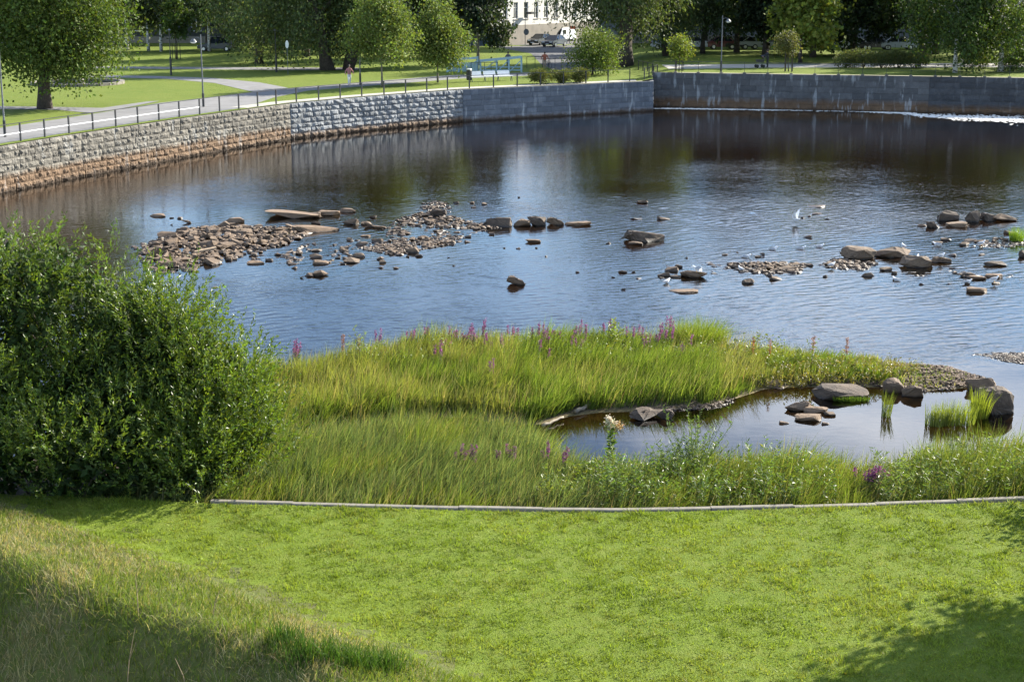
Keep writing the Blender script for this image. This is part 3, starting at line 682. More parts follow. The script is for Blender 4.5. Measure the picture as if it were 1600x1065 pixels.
# ------------------------------------------------------------------ buildings
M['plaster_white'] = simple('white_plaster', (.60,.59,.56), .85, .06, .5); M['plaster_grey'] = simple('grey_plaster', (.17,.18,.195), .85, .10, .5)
M['plinth'] = simple('plinth_granite', (.26,.235,.20), .9, .15, 1.0); M['plaster_dull'] = simple('dull_plaster', (.07,.075,.075), .9, .12, .4); M['roof'] = simple('roof_sheet', (.12,.06,.05), .6, .15, 1)
M['slate'] = simple('blue_grey_cladding', (.07,.095,.13), .7, .1, .6)
def facade(b, p0, p1, z0, hgt, mat, wins, plinth=0, th=.4, pmat=None, trim=None):
    """wall from p0 to p1 with real window openings; wins = (s0, s1, z0, z1) along the wall; the outside is to the right of p0->p1"""
    d = Vector((p1[0]-p0[0], p1[1]-p0[1])); L = d.length; ang = math.atan2(d.y, d.x); loc = (p0[0]-b.location.x, p0[1]-b.location.y, 0)
    ss = sorted({0, L}|{w[0] for w in wins}|{w[1] for w in wins}); zs = sorted({0, hgt}|{w[2] for w in wins}|{w[3] for w in wins}); mb = MB()
    for s0, s1 in zip(ss[:-1], ss[1:]):
        run = None
        for za, zb in zip(zs[:-1], zs[1:]):
            cs, cz = (s0+s1)/2, (za+zb)/2; hole = any(w[0] < cs < w[1] and w[2] < cz < w[3] for w in wins)
            if hole:
                if run: mb.box(s0, s1, 0, th, *run); run = None
            else: run = (run[0], zb) if run else (za, zb)
        if run: mb.box(s0, s1, 0, th, *run)
    mb.build('wall', mat, b, loc=loc, rot=(0,0,ang))
    for w in wins:
        fr = MB(); a, c, e, g_ = w
        fr.box(a,a+.09,.12,.2,e,g_).box(c-.09,c,.12,.2,e,g_).box(a+.09,c-.09,.12,.2,e,e+.09).box(a+.09,c-.09,.12,.2,g_-.09,g_)
        if c-a > .9: fr.box((a+c)/2-.04,(a+c)/2+.04,.13,.19,e+.09,g_-.09)
        if g_-e > 1.2: fr.box(a+.09,c-.09,.135,.185,e+(g_-e)*.66,e+(g_-e)*.66+.07)
        f = fr.build('window', trim or M['white_paint'], b, loc=loc, rot=(0,0,ang))
        MB().box(a+.05,c-.05,.155,.17,e+.05,g_-.05).build('pane', M['glass'], f)
        if e > .5: MB().box(a-.08,c+.08,-.08,.0,e-.10,e-.02).build('sill', M['plinth'], f)
    if plinth: MB().box(-.06, L+.06, -.12, -.003, 0, plinth).build('plinth', pmat or M['plinth'], b, loc=loc, rot=(0,0,ang))
def roofbox(b, pts, z, mat, h=2.0):
    c = Vector((sum(p[0] for p in pts)/len(pts), sum(p[1] for p in pts)/len(pts))); n = len(pts); vs = []
    for f, zz_ in ((1.05, z), (.5, z+h)): vs += [(c.x+(p[0]-c.x)*f-b.location.x, c.y+(p[1]-c.y)*f-b.location.y, zz_) for p in pts]
    MB().add(vs, [tuple(range(n)), tuple(range(n,2*n))]+[(k,(k+1)%n,(k+1)%n+n,k+n) for k in range(n)]).build('roof', mat, b)
cA = G(778, 72, QZ); dirA = Vector((.58,.81)).normalized(); cA1 = (cA[0]+dirA.x*34, cA[1]+dirA.y*34)
A = empty('white_house', (cA[0], cA[1], QZ)); tag(A, 'white plastered house with sunlit street front and pale stone plinth', 'building')
wA = [(1.2+2.4*k, 2.2+2.4*k, 3.4, 5.6) for k in range(13)]+[(1.2+2.4*k, 2.2+2.4*k, 7.4, 9.6) for k in range(13)]+[(1.5,2.3,.02,1.6)]
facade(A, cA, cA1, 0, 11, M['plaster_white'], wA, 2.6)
facade(A, (cA[0]-16, cA[1]+1.2), (cA[0]-.02, cA[1]+.0), 0, 11, M['plaster_grey'], [(1.5+2.6*k, 2.6+2.6*k, 3.6, 5.6) for k in range(5)]+[(1.5+2.6*k, 2.6+2.6*k, 7.4, 9.4) for k in range(5)], 2.6, pmat=M['slate'])  # side turned from the sun, its shade put into grey plaster and slate
roofbox(A, [(cA[0]-16, cA[1]+1), cA, cA1, (cA1[0]-16, cA1[1]+10)], 11, M['roof'], 3)
MB().box(1.4,2.4,-.8,-.05,1.8,2.1).build('lantern_bracket', M['black_metal'], A, rot=(0,0,math.atan2(dirA.y,dirA.x)), loc=(3,3.6,2.2))
Bb = empty('grey_office_block', (10, 213, FZ)); tag(Bb, 'grey shaded block with a large steel framed window behind the parked cars', 'building')
x0 = G(945,76,FZ)[0]; x1 = G(1262,76,FZ)[0]; yB = 212
wx = lambda px: (px-800)/FPX*yB*1.012-x0
facade(Bb, (x0,yB), (x1,yB), 0, 12, M['plaster_grey'], [(wx(1124),wx(1146),4.0,9),(wx(1149),wx(1172),4.0,9),(wx(1130),wx(1134),.9,2.4),(wx(1142),wx(1147),.6,2.6)]+[(wx(965+k*30),wx(965+k*30+14),3.8,6.2) for k in range(5)]+[(wx(965+k*30),wx(965+k*30+14),7.6,10) for k in range(5)]+[(wx(1195+k*28),wx(1195+k*28+13),3.8,6.2) for k in range(2)], 1.0)
MB().box(wx(1118),wx(1178),-.35,-.02,3.65,3.9).build('ledge', M['plaster_white'], Bb, loc=(x0-10, yB-213, 0))
roofbox(Bb, [(x0,yB),(x1,yB),(x1,yB+14),(x0,yB+14)], 12, M['roof'])
Cb = empty('blue_grey_block', (50, 210, FZ)); tag(Cb, 'blue-grey rendered block with small windows behind the hedge', 'building')
x2 = G(1285,77,FZ)[0]; x3 = 95
facade(Cb, (x2,208), (x3,208), 0, 13, M['slate'], [(4.5+3.2*k, 5.5+3.2*k, 2.2, 3.8) for k in range(3)]+[(3+4*k, 4.2+4*k, 7.2, 9.0) for k in range(12)]+[(21+4*k, 22.2+4*k, 3.2, 5.0) for k in range(8)], 5.0, pmat=M['plaster_grey'])
roofbox(Cb, [(x2,208),(x3,208),(x3,222),(x2,222)], 13, M['roof'])
for k in range(4): MB().box(10+.0*k, 15, -1.6+.35*k, -1.25+.35*k, 0, .22+.22*k).build('step', M['plaster_grey'], Cb, loc=(x2-50, -2-.1, 0))
Db = empty('long_grey_house', (-50, 224, QZ)); tag(Db, 'long dull grey house in shade behind the white-trunked birches', 'building')
facade(Db, (-85,223), (-17,226), 0, 10, M['plaster_dull'], [(3+4.2*k, 4.4+4.2*k, 1.6, 3.6) for k in range(15)]+[(3+4.2*k, 4.4+4.2*k, 5.4, 7.6) for k in range(15)], .9)
roofbox(Db, [(-85,223),(-17,226),(-17,238),(-85,238)], 10, M['roof'], 3)

# round basin behind the shade tree
x, y = G(122, 131, QZ); f = empty('fountain_basin', (x, y, QZ)); tag(f, 'low round stone basin with dark water on the lawn behind the shade tree', 'fountain')
n = 26; rr = 3.9; bl = MB().add([((rr+dr)*math.cos(a), (rr+dr)*math.sin(a), zz_) for zz_ in (0,.24) for dr, a in ((-.2,-math.pi/n+.01),(.2,-math.pi/n+.01),(.2,math.pi/n-.01),(-.2,math.pi/n-.01))], [(0,3,2,1),(4,5,6,7),(0,1,5,4),(1,2,6,5),(2,3,7,6),(3,0,4,7)]).mesh('rim_stone'); bl.materials.append(M['concrete'])
for k in range(n): mobj('rim_stone', bl, None, f, rot=(0,0,2*math.pi*k/n))
MB().lathe((0,0,.02), [(rr-.21,0),(rr-.21,.12)], 28).build('basin_water', M['glass'], f)
MB().lathe((.2,0,.14), [(.5,0),(.35,.25),(.12,.4),(.08,.75)], 10).build('spout_stone', M['concrete'], f)

# ------------------------------------------------------------------ trees and shrubs
def unit(v): return v/np.maximum(np.linalg.norm(v, axis=-1, keepdims=True), 1e-9)
def leaf_mesh(name, P, D, size, aspect, col, cvar=.28, r=None):
    """one rhombic leaf (or leaf spray) at each P, pointing along D"""
    r = r or rng; n = len(P); D = unit(D); S = unit(np.cross(D, unit(r.normal(size=(n,3)))))
    N = np.cross(D, S); s = size*r.uniform(.6, 1.35, (n,1)); w = s*aspect*.5
    V = np.empty((n,4,3), np.float32); V[:,0] = P; V[:,1] = P+D*s*.45+S*w+N*s*.06; V[:,2] = P+D*s; V[:,3] = P+D*s*.45-S*w+N*s*.06
    c = np.array(col)[None]*(1+cvar*r.uniform(-1, 1, (n,1))); c = c*(1+.12*r.uniform(-1, 1, (n,3)))
    yl = (r.uniform(size=(n,1)) < .025); c = np.where(yl, c*np.array([1.7,1.35,.9]), c)
    return np_mesh(name, V.reshape(-1,3), np.arange(n*4).reshape(n,4), np.repeat(np.clip(c, .005, .6), 4, 0))
def tree(name, label, cat, px, py, z, H, cb, rad, col, trunk_r, bark='bark', n=4500, leaf=.34, aspect=.5, droop=0.0, lobes=9, lean=(0,0), group=None, seed=1, shift=(0,0), flat=1.0, world=None, split=False, taper=.0, clump=.5):
    r = np.random.default_rng(seed); x, y = world or G(px, py, z); gz = z; n = int(n*1.75); leaf *= 1.02; aspect *= 1.5; H = cb+(H-cb)*.86
    t = empty(name, (x, y, gz)); tag(t, label, cat, group)
    c0 = np.array([lean[0]+shift[0], lean[1]+shift[1], 0.0]); ch = H-cb
    # lobes stacked through the crown
    LC = []; LR = []
    for k in range(lobes):
        f = (k+.5)/lobes; zc = cb+ch*(.12+.80*f); prof = math.sin(math.pi*min(max(.16+.78*f**.8*(1-taper*.0), 0), 1))**.7*(1-taper*f)
        a = k*2.399+r.uniform(-.4,.4); rr = rad*prof*r.uniform(.35,.88)
        LC.append(c0+np.array([math.cos(a)*rr, math.sin(a)*rr*flat, zc])); LR.append(rad*prof*r.uniform(.34,.60)+.18)
    LC = np.array(LC); LR = np.array(LR)
    nc = max(40, n//26); li = r.choice(lobes, nc, p=LR**2/(LR**2).sum()); dv = unit(r.normal(size=(nc,3))); rr = r.uniform(.35, 1.05, (nc,1))*np.where(r.uniform(size=(nc,1)) < .16, 1.25, 1.0)
    CP = LC[li]+dv*rr*LR[li][:,None]*np.array([1,flat,.85]); CP[:,2] = np.maximum(CP[:,2], cb+.1*r.uniform(size=nc))
    cc = r.uniform(.6, 1.35, nc)
    k = r.integers(0, nc, n); sp = clump*rad/4.5+.10
    P = CP[k]+r.normal(size=(n,3))*np.array([sp,sp,sp*.75])
    if droop:
        tt = r.uniform(0, 1, (n,1))**1.3; P[:,2:3] -= tt*droop*r.uniform(.4,1.2,(nc,1))[k]; P[:,:2] = CP[k][:,:2]+(P[:,:2]-CP[k][:,:2])*.8
    D = unit(r.normal(size=(n,3))+dv[k]*.5+np.array([0,0,-.3-.9*(droop>0)]))
    me = leaf_mesh('crown', P, D, leaf, aspect, col, .25, r)
    a = me.color_attributes['Col']; cv = np.empty(len(me.vertices)*4, np.float32); a.data.foreach_get('color', cv); cv = cv.reshape(-1,4); cv[:,:3] *= np.repeat(cc[k],4)[:,None]; a.data.foreach_set('color', cv.ravel())
    mobj('crown', me, M['leaf'], t)
    top = Vector((c0[0], c0[1], cb+ch*.72)); seg = []
    for q in range(7):
        f = q/6; seg.append(Vector((top.x*f**1.2+.10*trunk_r*math.sin(q*2.1+seed), top.y*f**1.2+.10*trunk_r*math.cos(q*1.7+seed), -.1+(top.z+.1)*f)))
    mb = MB(); mb.tube(seg, [trunk_r*(1.35 if q == 0 else 1.05-.80*q/6) for q in range(7)], 9)
    for k in range(min(lobes, 8)):
        f = .3+.45*k/max(lobes-1,1); i0 = min(int(f*6), 5); s = seg[i0].lerp(seg[i0+1], f*6-i0); e = Vector(LC[k]); m = s.lerp(e, .5)+Vector((0,0,.12*(e-s).length))
        mb.tube([s, m, e], [trunk_r*.42, trunk_r*.28, trunk_r*.08], 6)
    if split: mb.tube([seg[0]+Vector((.1,0,0)), Vector((trunk_r*1.6,.1,cb*.6)), Vector((trunk_r*3.2,.2,cb+ch*.4))], [trunk_r*.8,trunk_r*.6,trunk_r*.25], 8)
    mb.build('trunk', M[bark], t, smooth=True)
    return t
def stakes(t, n, h, d=.45):
    for k in range(n):
        a = 2*math.pi*k/n+.5; MB().tube([(d*math.cos(a),d*math.sin(a),-.1),(d*math.cos(a),d*math.sin(a),h)], .04, 6).build('stake', M['driftwood'] if False else M['bark'], t)
DG = (.050,.082,.018); MG = (.075,.115,.024); LG = (.12,.165,.042); WG = (.078,.108,.040); YG = (.15,.19,.035); BG = (.065,.085,.032)
GT = 'trees of the riverside park'
tree('shade_tree', 'large dark green shade tree with thick short trunk on the lawn', 'tree', 70, 170, QZ, 15.5, 1.8, 5.6, MG, .46, n=26000, leaf=.23, lobes=22, group=GT, seed=3, shift=(.5,.8), clump=.55)
for k, (px, py) in enumerate(((199,79),(232,80),(252,80.5),(327,80.5))):
    tree('birch_tree', 'white-trunked birch in the row before the long grey house', 'tree', px, py, QZ, 15+k % 2, 3.0-.4*(k%3), 3.0, BG, .17, 'birch', n=2600, leaf=.30, droop=1.4, lobes=8, group='birches before the grey house', seed=20+k)
st = tree('young_tree', 'young dark tree held by stakes beside the dark path light', 'tree', 276, 93, QZ, 8, 2.0, 1.5, DG, .07, n=1500, leaf=.28, lobes=6, group=GT, seed=31); stakes(st, 4, 1.7)
tree('willow_tree', 'big old willow with leaning dark trunk and hanging grey-green foliage', 'tree', 512, 110, QZ, 16, 2.2, 6.6, WG, .62, n=12000, leaf=.34, aspect=.32, droop=3.0, lobes=12, lean=(-2.2,0), group=GT, seed=41, flat=.8)
tree('willow_tree', 'old willow with a forked dark trunk behind the pale birch', 'tree', 545, 109, QZ, 15, 2.6, 5.0, WG, .5, n=8000, leaf=.34, aspect=.32, droop=2.6, lobes=10, lean=(.8,.5), group=GT, seed=43, split=True)
tree('willow_tree', 'hanging grey-green willow beside the white round sign', 'tree', 405, 100, QZ, 14, 1.6, 4.8, WG, .4, n=7000, leaf=.34, aspect=.32, droop=2.6, lobes=9, group=GT, seed=47)
tree('young_birch', 'pale yellow-green young birch on the lawn behind the railing', 'tree', 597, 136.5, QZ, 9.6, 1.9, 2.75, LG, .085, 'pale_bark', n=8500, leaf=.20, aspect=.5, lobes=16, group=GT, seed=51, clump=.75)
tree('young_birch', 'narrow tapering young birch between the pale birch and the bench', 'tree', 684, 129, QZ, 9.0, 1.3, 2.55, LG, .085, 'pale_bark', n=8000, leaf=.20, aspect=.5, lobes=16, group=GT, seed=53, taper=.55, clump=.75)
tree('spruce_dark_tree', 'dark tree with a pole-like grey trunk behind the lock gate', 'tree', 747, 102, QZ, 14, 2.6, 3.8, (.028,.045,.024), .17, 'pale_bark', n=6000, leaf=.34, lobes=10, droop=.8, group=GT, seed=57)
tree('dark_tree', 'dense dark tree filling the gap behind the narrow birch', 'tree', 705, 88, QZ, 15, 2.6, 4.6, (.030,.05,.020), .3, n=6000, leaf=.4, lobes=10, group=GT, seed=59)
tree('small_tree', 'bushy light green small tree beside the street end', 'tree', 926, 117, QZ, 5.0, .35, 2.25, (.105,.15,.032), .10, n=6000, leaf=.19, aspect=.4, lobes=15, group=GT, seed=61, clump=.8)
tree('willow_tree', 'massive old willow with very thick trunk beside the street', 'tree', 974, 104, QZ, 18, 4.4, 7.0, WG, .95, n=11000, leaf=.34, aspect=.30, droop=3.2, lobes=12, group=GT, seed=67, shift=(.4,.6), flat=.8)
tree('willow_tree', 'slender willow with leaning trunk behind the round sapling', 'tree', 1040, 88, FZ, 15, 1.7, 4.8, WG, .32, n=7500, leaf=.34, aspect=.32, droop=2.6, lobes=10, lean=(-1.7,0), group=GT, seed=71)
tree('willow_tree', 'thin hanging willow in front of the large window', 'tree', 1098, 84, FZ, 14, 2.6, 4.4, (.06,.085,.038), .26, n=4600, leaf=.34, aspect=.32, droop=2.2, lobes=9, group=GT, seed=73)
st = tree('sapling', 'round bright green sapling tied to stakes on the far quay', 'tree', 1061, 111.5, FZ, 3.5, 1.25, 1.0, YG, .045, n=1400, leaf=.17, lobes=6, group='staked saplings on the far quay', seed=79, clump=1.0); stakes(st, 4, 1.1)
st = tree('sapling', 'olive sapling tied to stakes beside the pram', 'tree', 1232, 112, FZ, 3.9, 1.6, .95, (.11,.12,.045), .05, n=1300, leaf=.17, lobes=6, group='staked saplings on the far quay', seed=83, shift=(-.3,0), clump=1.0); stakes(st, 4, 1.9)
tree('maple_tree', 'bright yellow-green maple catching the sun on the far bank', 'tree', 1250, 99, FZ, 12, 1.4, 3.3, YG, .2, n=3800, leaf=.36, aspect=.8, lobes=10, group=GT, seed=89, clump=.5)
tree('dark_tree', 'dense dark tree between the maple and the blue-grey block', 'tree', 1335, 86, FZ, 15, 1.4, 4.6, (.024,.04,.018), .32, n=6000, leaf=.4, lobes=11, group=GT, seed=97)
tree('dark_tree', 'dark tree with low branches behind the pram', 'tree', 1195, 88, FZ, 14, 1.2, 3.2, (.026,.04,.018), .3, n=4000, leaf=.4, lobes=9, group=GT, seed=101)
tree('birch_tree', 'hanging birch with white trunk standing at the far railing', 'tree', 1492, 113.5, FZ, 15, 1.6, 4.2, DG, .2, 'birch', n=7500, leaf=.26, droop=2.8, lobes=11, group=GT, seed=103)
tree('birch_tree', 'birch with leaning white trunk behind the railing birch', 'tree', 1503, 103, FZ, 15, 1.8, 3.8, DG, .17, 'birch', n=6000, leaf=.26, droop=2.4, lobes=10, lean=(.8,.3), group=GT, seed=107)
tree('birch_tree', 'hanging birch with a flared white trunk beside the round shrub', 'tree', 1563, 112, FZ, 15, 1.4, 4.2, (.065,.10,.022), .24, 'birch', n=7500, leaf=.26, droop=2.6, lobes=11, group=GT, seed=109)
tree('birch_tree', 'thin grey birch behind the hedge before the blue-grey block', 'tree', 1456, 84, FZ, 14, 3.0, 3.0, DG, .14, 'birch', n=3600, leaf=.3, droop=2.0, lobes=8, group=GT, seed=113)
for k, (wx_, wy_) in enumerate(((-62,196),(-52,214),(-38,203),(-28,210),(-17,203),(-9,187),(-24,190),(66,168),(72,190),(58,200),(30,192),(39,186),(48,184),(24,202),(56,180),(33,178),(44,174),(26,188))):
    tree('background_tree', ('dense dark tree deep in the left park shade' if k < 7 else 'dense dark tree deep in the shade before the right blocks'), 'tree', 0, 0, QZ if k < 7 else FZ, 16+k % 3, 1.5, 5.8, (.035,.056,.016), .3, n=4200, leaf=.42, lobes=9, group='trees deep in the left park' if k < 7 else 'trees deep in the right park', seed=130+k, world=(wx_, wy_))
# tree and shrub standing to the right of the lawn, they shade its corner
tree('alder_tree', 'small alder standing beside the lawn, shading its corner', 'tree', 0, 0, .9, 7.8, 2.6, 2.6, MG, .13, n=17000, leaf=.18, lobes=16, group=GT, seed=151, world=(15.0,29.6), clump=.8)
tree('alder_shrub', 'low alder shrub beyond the end of the kerb', 'shrub', 0, 0, .9, 2.6, .2, 1.1, MG, .05, n=2500, leaf=.12, lobes=8, seed=153, world=(14.7,35.0), clump=1.0)

def shrub(label, px, py, z, rx, rz, col, n, leaf=.12, group=None, seed=1, ry=None, aspect=.55, name='round_shrub'):
    r = np.random.default_rng(seed); x, y = G(px, py, z); ry = ry or rx; t = empty(name, (x, y+ry*.7, z)); tag(t, label, 'shrub', group)
    k = max(10, int(14*rx)); LC = np.stack([r.uniform(-.7,.7,k)*rx, r.uniform(-.7,.7,k)*ry, r.uniform(.3,.62,k)*rz], 1); LR = r.uniform(.32,.5,k)*min(rx, ry, rz)*1.1
    li = r.integers(0, k, n); dv = unit(r.normal(size=(n,3))); P = LC[li]+dv*LR[li][:,None]*r.uniform(.6,1.12,(n,1)); P[:,2] = np.abs(P[:,2])*1.0+.03
    mobj('foliage', leaf_mesh('foliage', P, dv+np.array([0,0,.5])+r.normal(size=(n,3))*.6, leaf, aspect, col, .3, r), M['leaf'], t)
    mb = MB()
    for q in range(8):
        a = q*.8; mb.tube([(0,0,-.05),(rx*.3*math.cos(a),ry*.3*math.sin(a),rz*.35),(rx*.55*math.cos(a),ry*.55*math.sin(a),rz*.7)], [.03,.022,.01], 5)
    mb.build('stems', M['bark'], t); return t
for k, (px, py) in enumerate(((845,132),(876,131),(906,130))):
    shrub(['round clipped shrub beside the bench end, olive tipped','round shrub between two others on the quay edge','round shrub beside the bushy light green tree'][k], px, py, QZ, 1.0, 1.35, (.085,.10,.03), 2600, .14, 'round shrubs on the quay', 200+k)
for k, px in enumerate((1325,1352,1380,1408,1435)):
    shrub('sunlit olive hedge shrub in the long row behind the far quay path', px, 107+.2*k, FZ, 1.25, 1.9+.15*(k%2), (.085,.105,.04), 2600, .16, 'hedge shrubs behind the far path', 210+k)
shrub('rounded olive shrub between the two white birch trunks', 1523, 108, FZ, 1.4, 1.8, (.085,.11,.03), 2800, .15, 'shrubs among the birches', 220)
shrub('rounded shrub beside the flared white birch trunk', 1588, 113, FZ, 1.5, 2.0, (.075,.11,.028), 2800, .15, 'shrubs among the birches', 221)
shrub('small pale shrub against the plinth of the white house', 786, 72, QZ, .9, 1.0, (.10,.11,.05), 900, .2, None, 222)

# ------------------------------------------------------------------ people
def person(label, px, py, z, pts, edges, top, legs, face=0.0, shoes=(.05,.05,.05), waist=.93, parts=None):
    """pts: name -> (x,y,z,radius); one skinned body; clothing colour by height along the body"""
    x, y = G(px, py, z); p = empty('person', (x, y, z), face); tag(p, label, 'person')
    names = list(pts); me = bpy.data.meshes.new('body'); me.from_pydata([pts[k][:3] for k in names], [(names.index(a), names.index(b)) for a, b in edges], [])
    o = mobj('body', me, None, p); sk = o.modifiers.new('skin', 'SKIN'); sk.use_smooth_shade = True
    for i, k in enumerate(names): me.skin_vertices[0].data[i].radius = (pts[k][3],)*2
    me.skin_vertices[0].data[names.index('pelvis')].use_root = True
    sb = o.modifiers.new('sub', 'SUBSURF'); sb.levels = 1; sb.render_levels = 1
    m, n, l, b, out = new_mat('clothes_'+str(px)); tcn = n.new('ShaderNodeTexCoord'); sp = n.new('ShaderNodeSeparateXYZ'); l.new(tcn.outputs['Object'], sp.inputs[0])
    c = mixc(n, l, mth(n, l, 'GREATER_THAN', sp.outputs[2], waist), legs, top); c = mixc(n, l, mth(n, l, 'GREATER_THAN', sp.outputs[2], pts['neck'][2]), c, (.48,.27,.19))
    c = mixc(n, l, mth(n, l, 'LESS_THAN', sp.outputs[2], .08), c, shoes); l.new(c, b.inputs['Base Color']); b.inputs['Roughness'].default_value = .8
    me.materials.append(m)
    h = pts['head']; hm = MB(); prof = [(.02,.135),(.07,.11),(.098,.05),(.104,-.01),(.095,-.06)]
    hm.lathe((h[0], h[1]+.02, h[2]+.02), prof[::-1], 10).build('hair', M['hair'], p, smooth=True)
    for s in (-1, 1):
        hd = pts['hand_l' if s < 0 else 'hand_r']; hb = MB(); hx, hy, hz = hd[:3]
        for q in range(4): hb.tube([(hx, hy-.03+.02*q, hz),(hx+.005*s, hy-.035+.022*q, hz-.05),(hx-.01*s, hy-.04+.022*q, hz-.085+.008*abs(q-1.5))], [.011,.010,.007], 5)
        hb.tube([(hx, hy-.03, hz+.03),(hx-.01*s, hy-.06, hz),(hx-.01*s, hy-.065, hz-.03)], [.012,.011,.008], 5)
        hb.build('hand', M['skin'], p)
    fm = MB(); fm.tube([(h[0], h[1]-.085, h[2]+.0),(h[0], h[1]-.125, h[2]-.025)], [.012,.02], 5); fm.build('nose', M['skin'], p)
    return p
E_ = [('pelvis','spine'),('spine','chest'),('chest','neck'),('neck','head'),('head','crown'),('chest','sh_l'),('sh_l','el_l'),('el_l','hand_l'),('chest','sh_r'),('sh_r','el_r'),('el_r','hand_r'),
      ('pelvis','hip_l'),('hip_l','kn_l'),('kn_l','an_l'),('an_l','to_l'),('pelvis','hip_r'),('hip_r','kn_r'),('kn_r','an_r'),('an_r','to_r')]
walk = dict(pelvis=(0,0,.95,.15), spine=(0,-.01,1.15,.14), chest=(0,-.02,1.36,.155), neck=(0,-.02,1.50,.06), head=(0,-.03,1.62,.092), crown=(0,-.02,1.70,.07),
    sh_l=(-.19,-.01,1.40,.065), el_l=(-.33,.04,1.16,.05), hand_l=(-.36,-.10,.95,.04), sh_r=(.19,-.01,1.40,.065), el_r=(.32,-.03,1.17,.05), hand_r=(.38,-.16,.98,.04),
    hip_l=(-.09,0,.88,.105), kn_l=(-.10,-.13,.50,.075), an_l=(-.10,-.10,.09,.052), to_l=(-.10,-.26,.05,.042), hip_r=(.09,0,.88,.105), kn_r=(.10,.02,.50,.075), an_r=(.11,.22,.11,.052), to_r=(.11,.08,.05,.042))
person('person in white trousers and pink patterned top walking on the path', 546, 133, QZ, walk, E_, (.45,.20,.20), (.72,.72,.75), R(20))
stand = dict(walk); stand.update(kn_l=(-.10,-.02,.50,.075), an_l=(-.10,.02,.09,.052), to_l=(-.10,-.14,.05,.042), kn_r=(.10,-.02,.50,.075), an_r=(.11,.02,.09,.052), to_r=(.11,-.14,.05,.042))
person('person in orange top standing with a bicycle at the street end', 851, 108, QZ, stand, E_, (.38,.11,.06), (.30,.22,.16), R(10))
person('person in dark clothes standing behind the pale blue lock gate', 794, 108, QZ, stand, E_, (.10,.10,.12), (.03,.03,.04), R(-20))
push = dict(stand); push.update(el_l=(-.20,-.26,1.18,.05), hand_l=(-.17,-.50,1.08,.04), el_r=(.20,-.26,1.18,.05), hand_r=(.17,-.50,1.08,.04))
person('person in dark clothes pushing a pram along the far quay path', 1199, 106, FZ, push, E_, (.02,.022,.03), (.025,.025,.03), R(-80))
x, y = G(1187, 106, FZ); pm_ = empty('pram', (x, y, FZ), R(-80)); tag(pm_, 'dark pram pushed along the far quay path', 'pram')
MB().prism([(-.32,.55),(.34,.55),(.42,.78),(-.38,.80)], -.22, .22).build('body', M['black_metal'], pm_, rot=(0,0,R(90)))
MB().add([(.24*math.cos(a)*1.0, .38-.62*math.sin(a)*.55, .78+.42*math.sin(a)+.0*q) if q == 0 else (.24*math.cos(a)*1.0, .38, .78+.46*math.sin(a)) for q in (0,1) for a in [math.pi*k/8 for k in range(9)]], [(k,k+1,k+10,k+9) for k in range(8)]).build('hood', M['black_metal'], pm_)
for sx in (-.25,.25):
    for sy in (-.32,.32): MB().tube([(sx-.02,sy,.16),(sx+.02,sy,.16)], .16, 12).build('wheel', M['rubber'], pm_); MB().bar((sx,sy,.16),(sx*.8,0,.56),.025).build('strut', M['grey_metal'], pm_)
MB().tube([(-.2,.35,.75),(-.2,.62,1.06),(.2,.62,1.06),(.2,.35,.75)], .015, 6).build('handle', M['grey_metal'], pm_)
x, y = G(857, 107, QZ); bk = empty('bicycle', (x, y, QZ), R(-70)); tag(bk, 'dark bicycle held by the person in the orange top', 'bicycle')
for wx_ in (-.52,.52):
    w_ = MB().tube([(wx_+.33*math.cos(2*math.pi*k/18), 0, .34+.33*math.sin(2*math.pi*k/18)) for k in range(19)], .018, 5, False).build('wheel', M['rubber'], bk)
    sp_ = MB()
    for k in range(6): sp_.bar((wx_,0,.34),(wx_+.32*math.cos(k*1.047),0,.34+.32*math.sin(k*1.047)),.006)
    sp_.build('spokes', M['chrome'], w_)
MB().tube([(-.52,0,.34),(-.18,0,.82),(.38,0,.85),(.0,0,.32),(-.18,0,.82)], .018, 6).tube([(-.52,0,.34),(0,0,.32)], .014, 6).tube([(.52,0,.34),(.36,0,.98)], .018, 6).build('frame', M['black_metal'], bk)
MB().prism([(-.32,.92),(-.06,.94),(-.06,.97),(-.3,.99)], -.06, .06).build('saddle', M['rubber'], bk)
MB().tube([(.28,-.28,1.02),(.36,-.05,1.0),(.36,.05,1.0),(.28,.28,1.02)], .014, 6).build('handlebar', M['grey_metal'], bk)

